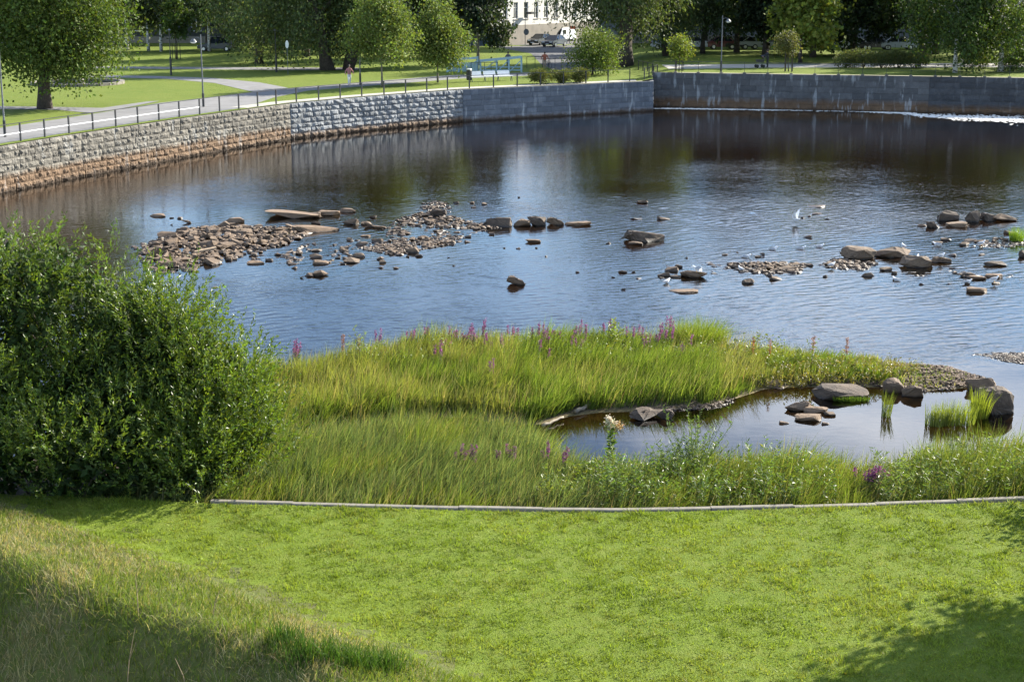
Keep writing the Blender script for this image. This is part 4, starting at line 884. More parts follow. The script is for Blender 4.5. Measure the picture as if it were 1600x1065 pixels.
# ------------------------------------------------------------------ river rocks, one by one
def rock_meshes(n, pts, rough, seed, flat=False):
    r = np.random.default_rng(seed); out = []
    for k in range(n):
        bm = bmesh.new(); P = r.uniform(-1, 1, (pts,3)); P = P/np.maximum(np.abs(P)**2.6 @ np.ones(3), .4)[:,None]**(1/2.6)
        if flat: P[:,2] = np.sign(P[:,2])*np.abs(P[:,2])**.4
        for p in P: bm.verts.new(p)
        res = bmesh.ops.convex_hull(bm, input=bm.verts); bmesh.ops.delete(bm, geom=list({g_ for g_ in res['geom_interior']+res['geom_unused'] if isinstance(g_, bmesh.types.BMVert)}), context='VERTS')
        if rough:
            bmesh.ops.bevel(bm, geom=list(bm.edges), offset=.05, segments=1, affect='EDGES')
            bmesh.ops.triangulate(bm, faces=bm.faces); bmesh.ops.subdivide_edges(bm, edges=[e for e in bm.edges if e.calc_length() > .35], cuts=1); bmesh.ops.triangulate(bm, faces=bm.faces)
            for v in bm.verts: v.co += Vector(r.normal(size=3))*rough
        bmesh.ops.recalc_face_normals(bm, faces=bm.faces)
        co = np.array([v.co for v in bm.verts]); lo, hi = co.min(0), co.max(0)
        for v in bm.verts: v.co = Vector(((v.co.x-lo[0])/(hi[0]-lo[0])-.5, (v.co.y-lo[1])/(hi[1]-lo[1])-.5, (v.co.z-lo[2])/(hi[2]-lo[2])))
        me = bpy.data.meshes.new('rock'); bm.to_mesh(me); bm.free(); out.append(me)
    return out
RB = {'rock': rock_meshes(16, 13, 0, 1), 'slab': rock_meshes(10, 26, .028, 2, True), 'dark_rock': rock_meshes(12, 14, .035, 3), 'boulder': rock_meshes(12, 14, .04, 4)}
RB['round'] = rock_meshes(6, 46, .02, 9); RB['round_dark'] = rock_meshes(5, 46, .02, 10)
for k, v in RB.items():
    for me in v: me.materials.append(M[{'boulder':'rock','round':'rock','round_dark':'dark_rock'}.get(k, k)])
def rock(px, py, w, h, label, group, kind='rock', name='river_rock', hs=.85, dr=.62, rz=None, lvl=0.0, sink=.35, tilt=.08):
    x, y = G(px, py, lvl); sc = math.hypot(y, CAMZ)/FPX; W = w*sc; D = W*dr*random.uniform(.85,1.15); Hh = max(h*sc*hs, .05)
    o = bpy.data.objects.new(name, random.choice(RB[kind])); C.objects.link(o)
    tot = Hh*(1+sink); o.location = (x, y+D*.42, lvl-Hh*sink); o.scale = (W*1.06, D, tot)
    o.rotation_euler = (random.uniform(-tilt,tilt), random.uniform(-tilt,tilt), random.choice([0,math.pi])+random.uniform(-.15,.15) if rz is None else rz)
    return tag(o, label, 'rock', group)
BIG = [  # px, py, w, h, kind, label
 (368,348,31,11,'slab','flat tan slab lying alone in the water off the rubble bar'), (458,341,88,13,'slab','longest tan bedrock slab stretching out of the water'),
 (511,337,37,12,'slab','tan slab touching the end of the longest slab'), (543,332,28,9,'slab','small tan slab at the tip of the long slab row'),
 (490,363,72,12,'slab','broad low tan slab at the end of the rubble bar'), (247,339,27,6,'slab','thin flat stone alone in the water off the rubble bar'),
 (548,351,25,11,'boulder','squarish brown stone beside the broad low slab'), (685,338,26,14,'dark_rock','dark stone below the heap of small stones'),
 (778,355,44,17,'dark_rock','widest dark boulder in the row of five boulders'), (815,354,29,14,'boulder','second boulder of the row of five, flat topped'),
 (838,353,29,17,'dark_rock','middle tall dark boulder in the row of five'), (867,352,27,15,'boulder','pointed boulder near the end of the row of five'),
 (904,353,40,9,'slab','low flat boulder ending the row of five'), (806,445,29,17,'boulder','lone pointed dark rock in open water'),
 (833,379,24,7,'slab','low wedge of rock alone in open water'), (1003,379,72,21,'dark_rock','large dark oblong block with a gull on top'),
 (994,383,23,6,'boulder','pale stone at the foot of the large dark block'), (1085,434,42,13,'boulder','broad stone with two gulls standing on it'),
 (1068,458,48,5,'slab','pale slab just breaking the surface below the gull stones'), (1342,406,57,24,'round','large rounded pale-topped boulder beside the pebble heap'),
 (1397,403,62,18,'boulder','long low boulder behind the blocky cracked boulder'), (1434,418,50,22,'boulder','blocky cracked boulder with pale top'),
 (1472,411,31,11,'boulder','flat stone with a gull beside the cracked boulder'), (1484,345,32,20,'dark_rock','dark humped boulder at the back of the far cluster'),
 (1499,355,42,12,'slab','tan slab leaning in front of the dark humped boulder'), (1459,356,21,12,'dark_rock','small dark rock at the end of the far cluster'),
 (1523,347,24,22,'dark_rock','tall broken rock in the middle of the far cluster'), (1545,346,30,16,'dark_rock','dark wedge rock beside the tall broken rock'),
 (1572,346,36,13,'boulder','tan lit rock ending the far cluster'), (1557,416,34,9,'dark_rock','low black wet rock in the greenish shallows'),
 (1528,457,31,11,'slab','flat pale slab apart from the gull slabs'), (1528,437,42,7,'slab','long flat slab with a gull among the gull slabs'),
 (1556,434,30,8,'slab','flat slab with a gull next to the long flat slab'), (1512,432,26,7,'dark_rock','dark end stone of the gull slabs'),
 (1598,402,12,14,'dark_rock','dark rock at the edge of the greenish shallows')]
for px, py, w, h, kd, lab in BIG: rock(px, py, w, h, lab, 'large river rocks', kd, hs=.60 if kd == 'slab' else .82)
POOL = [(1114,616,31,20,'boulder','angular rock leaning at the foot of the tall grass'),(1203,607,50,17,'slab','flat-topped rock in the pool below the low grass'),(1318,625,84,22,'round_dark','large smooth domed boulder with grass at its foot'),
 (1309,592,33,8,'slab','pale stone on the gravel above the domed boulder'),(1305,583,26,5,'slab','thin slab on the gravel under the weeds'),(1401,583,23,15,'dark_rock','small dark rock on the gravel spit'),
 (1398,614,31,27,'round','reddish rock between domed boulder and pointed rock'),(1428,621,33,22,'boulder','pointed tan rock at the pool edge by the gravel spit'),(1556,648,66,52,'round_dark','big black wet boulder standing in the calm pool'),
 (1540,614,44,26,'boulder','tan block perched against the big black boulder'),(1250,643,42,17,'boulder','left stone of the three stones lying in the pool'),(1275,645,40,11,'slab','middle flat stone of the three stones in the pool'),
 (1265,658,40,12,'slab','front wedge of the three stones in the pool'),(1298,650,19,7,'rock','small stone beside the three stones in the pool'),(1012,657,52,18,'dark_rock','mossy dark oblong rock under the meadow flowers'),
 (1041,654,26,18,'dark_rock','triangular rock beside the mossy oblong rock')]
for px, py, w, h, kd, lab in POOL: rock(px, py, w, h, lab, 'rocks in the calm pool', kd, hs=.66 if kd == 'slab' else .82, dr=.7)
o = rock(945,757,38,22,'pale sandy boulder half hidden in the shore plants','rocks in the calm pool','boulder',lvl=.25, hs=.8); o.data = o.data.copy(); o.data.materials.clear(); o.data.materials.append(M['pale_stone'])
SM = {('brown stone in the shallows between the rubble bar and the long slabs','stones around the left slabs'): [(290,349,16,7),(281,342,8,5),(287,358,13,5),(487,339,26,10),(493,351,15,8),(577,355,20,9),(592,357,23,5),(583,341,12,5),(433,399,12,6),(467,398,13,6),(495,393,17,5),(492,403,20,9),(500,413,24,8),(500,431,24,14),(483,432,14,8),(472,435,7,4),(460,420,10,6),(398,413,26,6),(420,408,12,6),(540,388,11,5),(548,411,26,12),(560,402,20,10),(571,370,15,4),(565,384,20,8),(590,379,20,9),(595,406,12,8),(523,383,6,4),(268,341,7,3),(268,352,5,3),(335,450,10,3)],
 ('brown stone scattered near the row of five boulders','stones around the boulder row'): [(573,352,20,9),(665,338,20,8),(713,318,9,5),(737,318,13,4),(740,325,8,3),(757,320,9,6),(636,366,11,5),(628,362,8,5),(745,359,13,7),(767,367,10,7),(810,389,7,3),(788,388,4,3),(902,426,6,4),(709,416,5,3),(701,403,4,3),(853,401,4,3),(838,388,4,3),(811,309,4,3),(951,381,8,4),(616,396,18,11),(645,395,21,12),(668,378,20,8),(706,381,13,7),(731,371,11,4),(712,364,14,3),(730,379,10,4),(625,399,12,5),(637,402,6,4),(655,401,12,6),(598,411,11,8),(595,419,10,4),(618,420,9,4),(1005,318,17,8),(994,343,18,3),(1037,344,21,6)],
 ('brown stone in the shallows around the gull stones','stones around the gull stones'): [(973,426,14,6),(990,426,6,4),(998,436,9,3),(958,434,6,3),(974,453,8,4),(1060,418,12,7),(1050,424,22,10),(1039,432,19,9),(1055,434,20,5),(1034,435,8,3),(1073,404,6,4),(1133,399,9,3),(1152,395,4,2),(1191,399,9,6),(1185,402,10,4),(1148,419,18,7),(1228,423,31,10),(1245,416,18,9),(1170,443,19,11),(1213,438,21,9),(1203,432,10,6),(1266,416,12,6),(1278,324,29,3),(1277,335,15,4),(1255,341,6,4),(1265,339,6,4),(1293,343,7,3),(1263,372,15,6)],
 ('brown stone in the water around the cracked boulder','stones around the cracked boulder'): [(1441,354,15,5),(1465,381,16,6),(1480,376,21,5),(1517,377,19,5),(1535,379,23,5),(1385,423,19,8),(1397,428,10,6),(1357,432,19,9),(1290,433,8,6),(1399,438,8,5),(1440,445,8,4),(1483,444,6,3),(1535,399,11,4),(1582,366,22,6),(1489,401,15,6),(1557,444,13,5),(1512,444,8,5),(1225,662,15,4),(1290,663,12,4),(1335,589,9,6)]}
for (lab, grp), L_ in SM.items():
    for px, py, w, h in L_: rock(px, py, w, h, lab, grp, random.choice(['rock','rock','slab' if h < w*.35 else 'boulder']), name='river_stone', hs=.62, tilt=.2, sink=.6)
def heap(P, n, lab, grp, smin, smax, lvl=.05, pk=None, n_stuff=0):
    pts = scatter(P, n)
    for x, y in pts:
        s = random.uniform(smin, smax)**1.0; s = smin+(s-smin)*random.random()**.7; o = bpy.data.objects.new('rubble_stone', random.choice(RB['rock'])); C.objects.link(o)
        d = float(sdist(np.array([x]), np.array([y]), P)[0]); hh = s*random.uniform(.26,.5)
        o.location = (x, y, float(bedz(x, y))-hh*.35+min(d*.07,.10)); o.scale = (s*random.uniform(.8,1.3), s*random.uniform(.7,1.1), hh*1.2); o.rotation_euler = (random.uniform(-.35,.35), random.uniform(-.35,.35), random.uniform(0,6.28))
        tag(o, lab, 'stone', grp)
heap(BAR1, 135, 'brown stone in the rubble bar beside the willow bush', 'rubble bar stones beside the bush', .25, .85)
heap(BAR2, 52, 'small stone in the heap behind the dark stone', 'stones of the middle heap', .18, .45)
heap(BAR3, 46, 'small stone in the string between bar and open water', 'stones of the middle string', .18, .42)
heap(BAR4, 38, 'small stone in the string beside the gull stones', 'stones of the gull string', .16, .42)
heap(BAR5, 28, 'small stone in the heap beside the rounded boulder', 'stones of the boulder heap', .15, .40)
def pebbles(name, lab, P, n, smin, smax, lift=.0, mat='rock', edge=0):
    """uncountable small gravel as one mesh"""
    pts = scatter(P, n); B = [np.array([v.co for v in me.vertices]) for me in RB['rock'][:6]]; T = []
    for me in RB['rock'][:6]:
        me.calc_loop_triangles(); T.append(np.array([t.vertices for t in me.loop_triangles]))
    V = []; F = []; o = 0; z = bedz(pts[:,0], pts[:,1])
    for k, (x, y) in enumerate(pts):
        b = B[k % 6]; s = rng.uniform(smin, smax); a = rng.uniform(0, 6.28); c, s_ = math.cos(a), math.sin(a); q = b*np.array([s*1.2, s*.9, s*.6])
        V.append(np.stack([q[:,0]*c-q[:,1]*s_+x, q[:,0]*s_+q[:,1]*c+y, q[:,2]+z[k]-s*.15+lift], 1)); F.append(T[k % 6]+o); o += len(b)
    return tag(mobj(name, np_mesh(name, np.vstack(V), np.vstack(F)), M[mat]), lab, 'gravel', kind='stuff')
pebbles('gravel', 'small rubble filling the gaps of the bar beside the bush', BAR1, 1100, .10, .30, .03)
for P_, n_, lab_ in ((BAR2, 420, 'small rubble of the heap behind the dark stone'), (BAR3, 420, 'small rubble of the string between bar and open water'), (BAR4, 260, 'small rubble of the string beside the gull stones'), (BAR5, 200, 'small rubble beside the rounded boulder')): pebbles('gravel', lab_, P_, n_, .08, .26, .06)
SPIT = gp([(1170,602),(1240,578),(1330,568),(1420,567),(1480,574),(1540,592),(1505,608),(1440,612),(1370,605),(1250,604)])
pebbles('gravel', 'grey-brown pebbles of the spit at the end of the grassy island', SPIT, 2500, .035, .13, .015)
pebbles('gravel', 'brown pebble bar reaching into the calm pool', BAR7, 1500, .04, .14, .02)
pebbles('gravel', 'wet pebbles along the greenish shallows', BAR6, 500, .08, .22, .0)
pebbles('gravel', 'gravel at the foot of the tall grass', gp([(1000,642),(1110,634),(1150,622),(1145,630),(1100,645),(1010,650)]), 450, .04, .12, .03)
for P_, n_, lab_ in ((gp([(440,392),(480,380),(580,372),(600,392),(560,415),(500,432),(455,425)]), 190, 'small stones strewn through the shallows below the tan slabs'), (gp([(590,352),(640,358),(760,352),(770,366),(700,372),(600,372)]), 190, 'small stones strewn between the heap and the five boulders'), (gp([(390,396),(460,388),(470,412),(400,416)]), 70, 'small stones off the end of the rubble bar'),
  (gp([(1025,412),(1110,408),(1140,418),(1100,438),(1030,438)]), 120, 'small stones strewn around the broad gull stone'), (gp([(1375,416),(1420,424),(1500,418),(1600,424),(1590,444),(1480,446),(1370,436)]), 170, 'small stones strewn below the cracked boulder'), (gp([(1440,372),(1500,360),(1600,358),(1600,374),(1500,384)]), 190, 'small stones strewn below the far cluster')):
    o_ = pebbles('scattered_stones', lab_, P_, n_, .10, .34, .0); zc = np.empty(len(o_.data.vertices)*3); o_.data.vertices.foreach_get('co', zc); zc = zc.reshape(-1,3); zc[:,2] += .07+.05*np.sin(zc[:,0]*3); o_.data.vertices.foreach_set('co', zc.ravel()); o_.data.update()
# driftwood
def log(label, a, b_, r0, r1, mat, z0, z1):
    (xa, ya), (xb, yb) = G(*a), G(*b_); n = 6; pts = [(xa+(xb-xa)*k/n, ya+(yb-ya)*k/n+.04*math.sin(k*1.9), z0+(z1-z0)*k/n+.02*math.sin(k*2.6)) for k in range(n+1)]
    return tag(MB().tube(pts, [r0+(r1-r0)*k/n*(1 if k % 2 else .9) for k in range(n+1)], 8).build('driftwood_log', M[mat], smooth=True), label, 'driftwood', 'driftwood pieces')
log('pale weathered log lying at the edge of the tall grass', (899,648), (934,634), .065, .04, 'greywood', .10, .18)
log('short pale branch half in water below the tall grass', (848,668), (880,656), .045, .03, 'greywood', .06, .10)
x, y = G(321, 394, .25); tag(MB().add([(-.55,-.08,0),(.5,-.11,0),(.56,.07,0),(-.5,.06,0),(-.53,-.07,.06),(.49,-.10,.07),(.54,.06,.07),(-.49,.05,.06)], [(0,3,2,1),(4,5,6,7),(0,1,5,4),(1,2,6,5),(2,3,7,6),(3,0,4,7)]).build('driftwood_plank', M['driftwood'], loc=(x, y, .34), rot=(.15,-.1,.55)), 'light brown plank lying on the rubble bar beside the bush', 'driftwood', 'driftwood pieces')

# ------------------------------------------------------------------ gulls
bpy.context.view_layer.update(); DEPS = bpy.context.evaluated_depsgraph_get()
def drop(x, y, frm=6.0, skip=('river',)):
    o = Vector((x, y, frm))
    for _ in range(6):
        ok, p, nrm, _i, ob, _m = scene.ray_cast(DEPS, o, Vector((0,0,-1)))
        if not ok: return 0.0
        if ob.name not in skip: return p.z
        o = p-Vector((0,0,.002))
    return 0.0
M['feather_white'] = simple('white_feathers', (.80,.80,.80), .7, .04, 20); M['feather_grey'] = simple('grey_feathers', (.36,.38,.41), .7, .08, 20); M['beak'] = simple('yellow_beak', (.55,.32,.04), .5, .1)
def gull_meshes():
    mb = MB(); sp = [(-.26,.165,.008,.03),(-.18,.165,.035,.035),(-.08,.155,.068,.07),(.02,.15,.082,.085),(.10,.17,.068,.075),(.15,.215,.044,.048),(.175,.25,.042,.044),(.205,.265,.036,.036),(.232,.262,.012,.014)]
    n = 10; vs = []; fs = []
    for x, z, ry, rz in sp:
        for k in range(n): a = 2*math.pi*k/n; vs.append((x, ry*math.cos(a), z+rz*math.sin(a)))
    for i in range(len(sp)-1):
        for k in range(n): fs.append((i*n+k, i*n+(k+1)%n, (i+1)*n+(k+1)%n, (i+1)*n+k))
    fs += [tuple(range(n)), tuple((len(sp)-1)*n+k for k in range(n))]; mb.add(vs, fs); body = mb.mesh('body', True); body.materials.append(M['feather_white'])
    wings = []
    for s in (-1, 1):
        w = MB().add([(.09,s*.070,.20),(.02,s*.098,.20),(-.12,s*.080,.185),(-.33,s*.015,.165),(-.10,s*.045,.235),(.04,s*.052,.245),(.06,s*.085,.15),(-.10,s*.080,.145)], [(0,1,5),(1,2,4,5),(2,3,4),(0,6,1),(1,6,7,2),(2,7,3)]).mesh('wing', True); w.materials.append(M['feather_grey']); wings.append(w)
    bk = MB().tube([(.228,0,.262),(.262,0,.258),(.285,0,.250)], [.012,.010,.003], 6).mesh('beak'); bk.materials.append(M['beak'])
    lg = [MB().tube([(.01,s*.03,.10),(.012,s*.03,.01)], .006, 5).add([(.0,s*.03-.012,.004),(.06,s*.03-.022,.004),(.07,s*.03,.004),(.06,s*.03+.022,.004),(.0,s*.03+.012,.004),(.02,s*.03,.014)], [(0,1,5),(1,2,5),(2,3,5),(3,4,5),(4,0,5)]).mesh('leg') for s in (-1, 1)]
    for m in lg: m.materials.append(M['beak'])
    up = []
    for s in (-1, 1):
        w = MB().add([(.09,s*.05,.20),(-.09,s*.05,.19),(.12,s*.20,.36),(-.08,s*.22,.34),(.02,s*.34,.60),(-.10,s*.33,.57),(-.14,s*.40,.74),(.09,s*.05,.185),(-.09,s*.05,.18),(.12,s*.205,.345),(-.08,s*.225,.33),(.02,s*.345,.59)], [(0,1,3,2),(2,3,5,4),(4,5,6),(7,9,10,8),(0,2,9,7),(2,4,11,9),(9,11,5,10)]).mesh('raised_wing'); w.materials.append(M['feather_white']); up.append(w)
    return body, wings, bk, lg, up
GM = gull_meshes()
def gull(label, px, py, z=None, rz=0.0, mode='stand'):
    lvl = .3 if mode == 'stand' else 0
    x, y = G(px, py, lvl if z is None else z)
    zz_ = drop(x, y) if mode == 'stand' else (-.10 if mode == 'float' else z)
    if mode == 'stand': zz_ = max(zz_, -.06)
    g_ = empty('gull', (x, y, zz_), rz); g_.scale = (.88,.88,.88); tag(g_, label, 'gull', 'gulls on the river')
    mobj('body', GM[0], None, g_); mobj('beak', GM[2], None, g_)
    for w in (GM[4] if mode == 'fly' else GM[1]): mobj('wing', w, None, g_)
    if mode == 'stand':
        for m in GM[3]: mobj('leg', m, None, g_)
    return g_
for lab, px, py, rz, md in (('white gull standing on the large dark oblong block',1013,361,0.3,'stand'),('gull taking off from the water with raised wings',1243,346,2.6,'fly'),
  ('gull floating ahead of two others below the rising gull',1208,390,0.2,'float'),('gull floating between two others below the rising gull',1252,389,0.1,'float'),('gull floating last of three below the rising gull',1281,386,.3,'float'),
  ('grey-backed gull standing on the broad stone',1089,422,2.8,'stand'),('white gull standing beside another on the broad stone',1094,423,1.2,'stand'),('gull standing in the shallows at the stones beside the broad stone',1042,431,.8,'stand'),
  ('gull standing behind the small stone string',1158,412,2.0,'stand'),('gull floating behind the small stone string',1166,402,.2,'float'),('gull standing on the long low boulder',1412,388,1.8,'stand'),('gull standing at the edge of the cracked boulder',1434,394,1.2,'stand'),
  ('gull standing on the flat stone beside the cracked boulder',1470,400,.4,'stand'),('gull standing on a stone behind the cracked boulder',1464,374,2.9,'stand'),('gull standing on the wet stone below the far cluster',1534,375,0.4,'stand'),('gull beside the green tuft at the pebble shallows',1590,358,1.4,'stand'),
  ('gull resting on the long flat slab',1512,432,.2,'stand'),('gull resting on the flat slab beside the long one',1554,432,.3,'stand'),('gull wading in the shallows below the cracked boulder',1400,438,2.2,'float'),('gull wading below the rounded boulder',1300,408,.6,'stand'),
  ('gull preening on the big black boulder in the pool',1558,604,.6,'stand')):
    gull(lab, px, py, rz=rz, mode=md, z=(.12 if md == 'fly' else None))

# ------------------------------------------------------------------ foam drifting from the channel mouth
M['foam'] = simple('foam', (.80,.79,.74), .8, .12, 6)
def foam():
    r = np.random.default_rng(5); n = 3000; px = 1020+r.uniform(0,1,n)**.75*640; cy = np.interp(px, [1020,1120,1250,1330,1420,1440,1520,1660], [169.5,170.5,172,173,177,180.5,184,190]); w = np.interp(px, [1020,1150,1300,1400,1440,1530,1660], [.3,.5,.7,.7,1.1,2.3,3.4])
    py = cy+r.normal(size=n)*w; P = np.array([G(a, b) for a, b in zip(px, py)]); V = []; F = []; o = 0
    for x, y in P:
        s = r.uniform(.03,.12); a0 = r.uniform(0,6.28); k = np.arange(6)*math.pi/3+a0; rr = s*r.uniform(.6,1.3,6)
        V.append(np.stack([x+np.cos(k)*rr*2.0, y+np.sin(k)*rr, np.full(6,.006)+.0], 1)); V.append(np.array([[x,y,.03]])); F += [(o+i_, o+(i_+1)%6, o+6) for i_ in range(6)]; o += 7
    tag(mobj('foam', np_mesh('foam', np.vstack(V), np.array(F)), M['foam']), 'white foam streak drifting along the far quay wall', 'foam', kind='stuff')
foam()

# ------------------------------------------------------------------ grasses
def blades(name, XY, Z, h, w, lean, curl, cols, cvar=.25, r=None, seg=2):
    """tapered bent blades; lean (n,2) metres per metre of height"""
    r = r or rng; n = len(XY); P0 = np.column_stack([XY, Z]); a = r.uniform(0, math.pi, n); S = np.stack([np.cos(a), np.sin(a), 0*a], 1)*w[:,None]*.5
    L3 = np.column_stack([lean, np.zeros(n)]); hh = h[:,None]
    def at_(t): 
        p = P0+L3*hh*(t*.45+.55*t**2); p[:,2] += h*(t-curl*t**2.4*np.minimum(np.hypot(lean[:,0], lean[:,1]), 1.0)); return p
    if seg == 1:
        V = np.stack([P0-S, P0+S, at_(1.0)], 1); F = np.arange(n*3).reshape(n,3); k = 3
    else:
        m = at_(.55); V = np.stack([P0-S, P0+S, m-S*.8, m+S*.8, at_(1.0)], 1); b = np.arange(n)[:,None]*5; k = 5
        F = np.concatenate([b+np.array([[0,1,3]]), b+np.array([[0,3,2]]), b+np.array([[2,3,4]])], 0)
    c = cols*(1+cvar*r.uniform(-1,1,(n,1))); return np_mesh(name, V.reshape(-1,3), F, np.repeat(np.clip(c,.004,.6), k, 0))
def mixcol(n, cols, p, r=None): r = r or rng; return np.array(cols)[r.choice(len(cols), n, p=p)]
# mown lawn
def tufts(P, nt, per, sp):
    c = scatter(P, nt); k = np.repeat(np.arange(nt), per); d = rng.normal(size=(nt*per,2))*sp; return c[k]+d, d/sp, rng.uniform(.6,1.3,nt)[k], k
n = 330000
LP = gp([(-60,760),(1680,760),(1680,1110),(-60,1110)], .9); q, td, th, tk = tufts([(-13.5,36.5),(15,36.5),(11.5,23.5),(-10.5,23.5)], 24000, 14, .06); n = len(q)
ok = (q[:,1] < ykerb(q[:,0])-.13) & (bank_s(q[:,0], q[:,1])+(fbm(q[:,0], q[:,1], 1.5, 8)-.5)*2 < 1.1+rng.uniform(-.6,2.4,n)*rng.uniform(0,1,n)); q = q[ok]; td = td[ok]; th = th[ok]; tk = tk[ok]
f1 = fbm(q[:,0], q[:,1], .55, 21); f2 = fbm(q[:,0], q[:,1], 3.5, 22); keep = rng.uniform(size=len(q)) < .35+1.0*f1; q = q[keep]; f1 = f1[keep]; f2 = f2[keep]; td = td[keep]; th = th[keep]; tk = tk[keep]; m = len(q)
kd = ykerb(q[:,0])-q[:,1]; h = (.035+.085*f1**1.5)*rng.uniform(.5,1.3,m)*th**1.6+.12*np.exp(-kd/.25)*rng.uniform(.0,1,m)
col = np.where((f2 > .52)[:,None], np.array([[.178,.232,.034]]), np.array([[.152,.212,.030]])); yl = fbm(q[:,0], q[:,1], 1.2, 25) > .54; col = np.where(yl[:,None] & (rng.uniform(size=m) < .30)[:,None], np.array([[.21,.23,.055]]), col); col = col*(.78+.5*fbm(q[:,0], q[:,1], .9, 27))[:,None]*rng.uniform(.80,1.22,24000)[tk][:,None]
tag(mobj('lawn_grass', blades('lawn_grass', q, lawnz(q[:,0], q[:,1])-.004, h, rng.uniform(.012,.024,m), rng.normal(size=(m,2))*.35+td*.45, .25, col, .3, seg=1), M['grass']), 'short mown lawn grass in front of the kerb', 'grass', kind='stuff')
# clover and broad leaves in the lawn
n = 14000; q = scatter([(-13,36),(13,36),(10.2,23.8),(-10.2,23.8)], n); ok = (q[:,1] < ykerb(q[:,0])-.2) & (bank_s(q[:,0], q[:,1]) < .3) & (fbm(q[:,0], q[:,1], .8, 31) > .56); q = q[ok]; m = len(q)
P3 = np.column_stack([q, lawnz(q[:,0], q[:,1])+rng.uniform(.01,.05,m)]); tag(mobj('lawn_clover', leaf_mesh('lawn_clover', P3, np.column_stack([rng.normal(size=(m,2)), rng.uniform(.0,.5,m)]), .045, .8, (.15,.205,.032), .3), M['grass']), 'clover and broad leaved weeds scattered in the lawn', 'grass', kind='stuff')
# rough bank
n = 95000; q = scatter([(-14.5,37),(1,23.6),(-1,20),(-15,20)], n); s = bank_s(q[:,0], q[:,1])+(fbm(q[:,0], q[:,1], 1.5, 8)-.5)*2; t = bank_t(q[:,0], q[:,1]); ok = (s > -.25-rng.uniform(0,1.8,n)*rng.uniform(0,1,n)) & (q[:,1] < ykerb(q[:,0])-.15) & (rng.uniform(size=n) < .35+.9*fbm(q[:,0], q[:,1], .6, 33)); q = q[ok]; s = s[ok]; t = t[ok]; m = len(q)
dry = fbm(q[:,0], q[:,1], 1.7, 41)+.10*np.exp(-((s-.9)/.6)**2); isdry = rng.uniform(size=m) < np.clip((dry-.33)*2.6, .12, .85)
hb = np.where(isdry, rng.uniform(.08,.26,m), rng.uniform(.10,.34,m))*(.6+.8*fbm(q[:,0], q[:,1], .9, 43))*np.clip(.45+.22*s, .45, 1.25)
col = np.where(isdry[:,None], mixcol(m, [(.34,.31,.19),(.25,.22,.12),(.29,.23,.15)], [.5,.3,.2]), mixcol(m, [(.13,.185,.03),(.10,.16,.026),(.18,.20,.045)], [.45,.3,.25]))
tag(mobj('bank_grass', blades('bank_grass', q, lawnz(q[:,0], q[:,1])-.01, hb, rng.uniform(.008,.016,m), rng.normal(size=(m,2))*.55+np.array([.12,-.1]), .35, col, .3), M['grass']), 'rough half dry grass on the bank in front of the bush', 'grass', kind='stuff')
# darker tufts at the foot of the bank
for k, (px, py, zz_) in enumerate(((445,1010,1.3),(520,1035,1.2),(560,1055,1.1),(470,1030,1.3),(600,1062,1.0))):
    x, y = G(px, py, zz_); m = 260; r = np.random.default_rng(300+k); q = np.array([x, y])+r.normal(size=(m,2))*.20
    tag(mobj('grass_tuft', blades('grass_tuft', q, lawnz(q[:,0], q[:,1])-.02, r.uniform(.25,.55,m), r.uniform(.010,.018,m), r.normal(size=(m,2))*.35, .3, np.tile([[.045,.095,.016]], (m,1)), .3, r), M['grass']), 'dark green tall tuft of grass on the ridge of the bank', 'grass tuft', 'dark tufts on the bank')
# dry stalks
for k, (px, py, L) in enumerate(((190,985,1.5),(215,940,.9),(180,1050,1.3),(95,1040,1.1),(290,1000,.8),(330,945,.6),(150,880,.45),(55,905,.5))):
    x, y = G(px, py, 1.6); z = float(lawnz(x, y)); dx = random.uniform(-.35,.35); tag(MB().tube([(x,y,z-.05),(x+dx*.4*L,y,z+L*.5),(x+dx*L,y-.05,z+L*.92)], [.010,.008,.004], 5).tube([(x+dx*.4*L,y,z+L*.5),(x+dx*.4*L+.14,y,z+L*.72)], [.006,.003], 5).build('dry_stalk', M['dead_stem']), 'dead branching stalk standing on the rough bank', 'stalk', 'dry stalks on the bank')

# island sedge and reeds
q, td, th, tk = tufts(ISLAND, 2900, 30, .13); n = len(q); px_ = 800+FPX*q[:,0]/np.hypot(q[:,1], CAMZ-0.2)
dn = fbm(q[:,0], q[:,1], 1.3, 51); hx = np.interp(px_, [380,700,860,1100,1150,1350,1430,1540], [1.12,1.05,1.08,1.05,.62,.50,.22,.10]); edge_d = sdist(q[:,0], q[:,1], ISLAND)
ok = (rng.uniform(size=n) < np.interp(px_, [380,1100,1350,1440,1540], [1,1,.7,.22,.05])*(.55+.8*dn)) & (edge_d > .05); q = q[ok]; px_ = px_[ok]; hx = hx[ok]; m = len(q); dn = dn[ok]; td = td[ok]; th = th[ok]; tk = tk[ok]
mound = .55+.85*fbm(q[:,0], q[:,1], 2.6, 57, 2); h = hx*(.5+.55*dn)*mound*rng.uniform(.6,1.2,m)*th; lush = ((px_ > 800) & (px_ < 1120) & (fbm(q[:,0], q[:,1], 2.2, 53) > .36)) | (fbm(q[:,0], q[:,1], 1.8, 54) > .62)
col = np.where(lush[:,None], mixcol(m, [(.125,.185,.036),(.165,.215,.045),(.09,.15,.028)], [.5,.3,.2]), mixcol(m, [(.225,.25,.066),(.18,.215,.052),(.28,.26,.12),(.13,.18,.046),(.20,.15,.10)], [.40,.27,.12,.17,.04]))
lean = rng.normal(size=(m,2))*.14+td*.16+np.array([.16,-.05])*(.5+dn[:,None]); col = col*rng.uniform(.7,1.25,3000)[tk][:,None]; lean[lush] += np.array([.12,-.12])
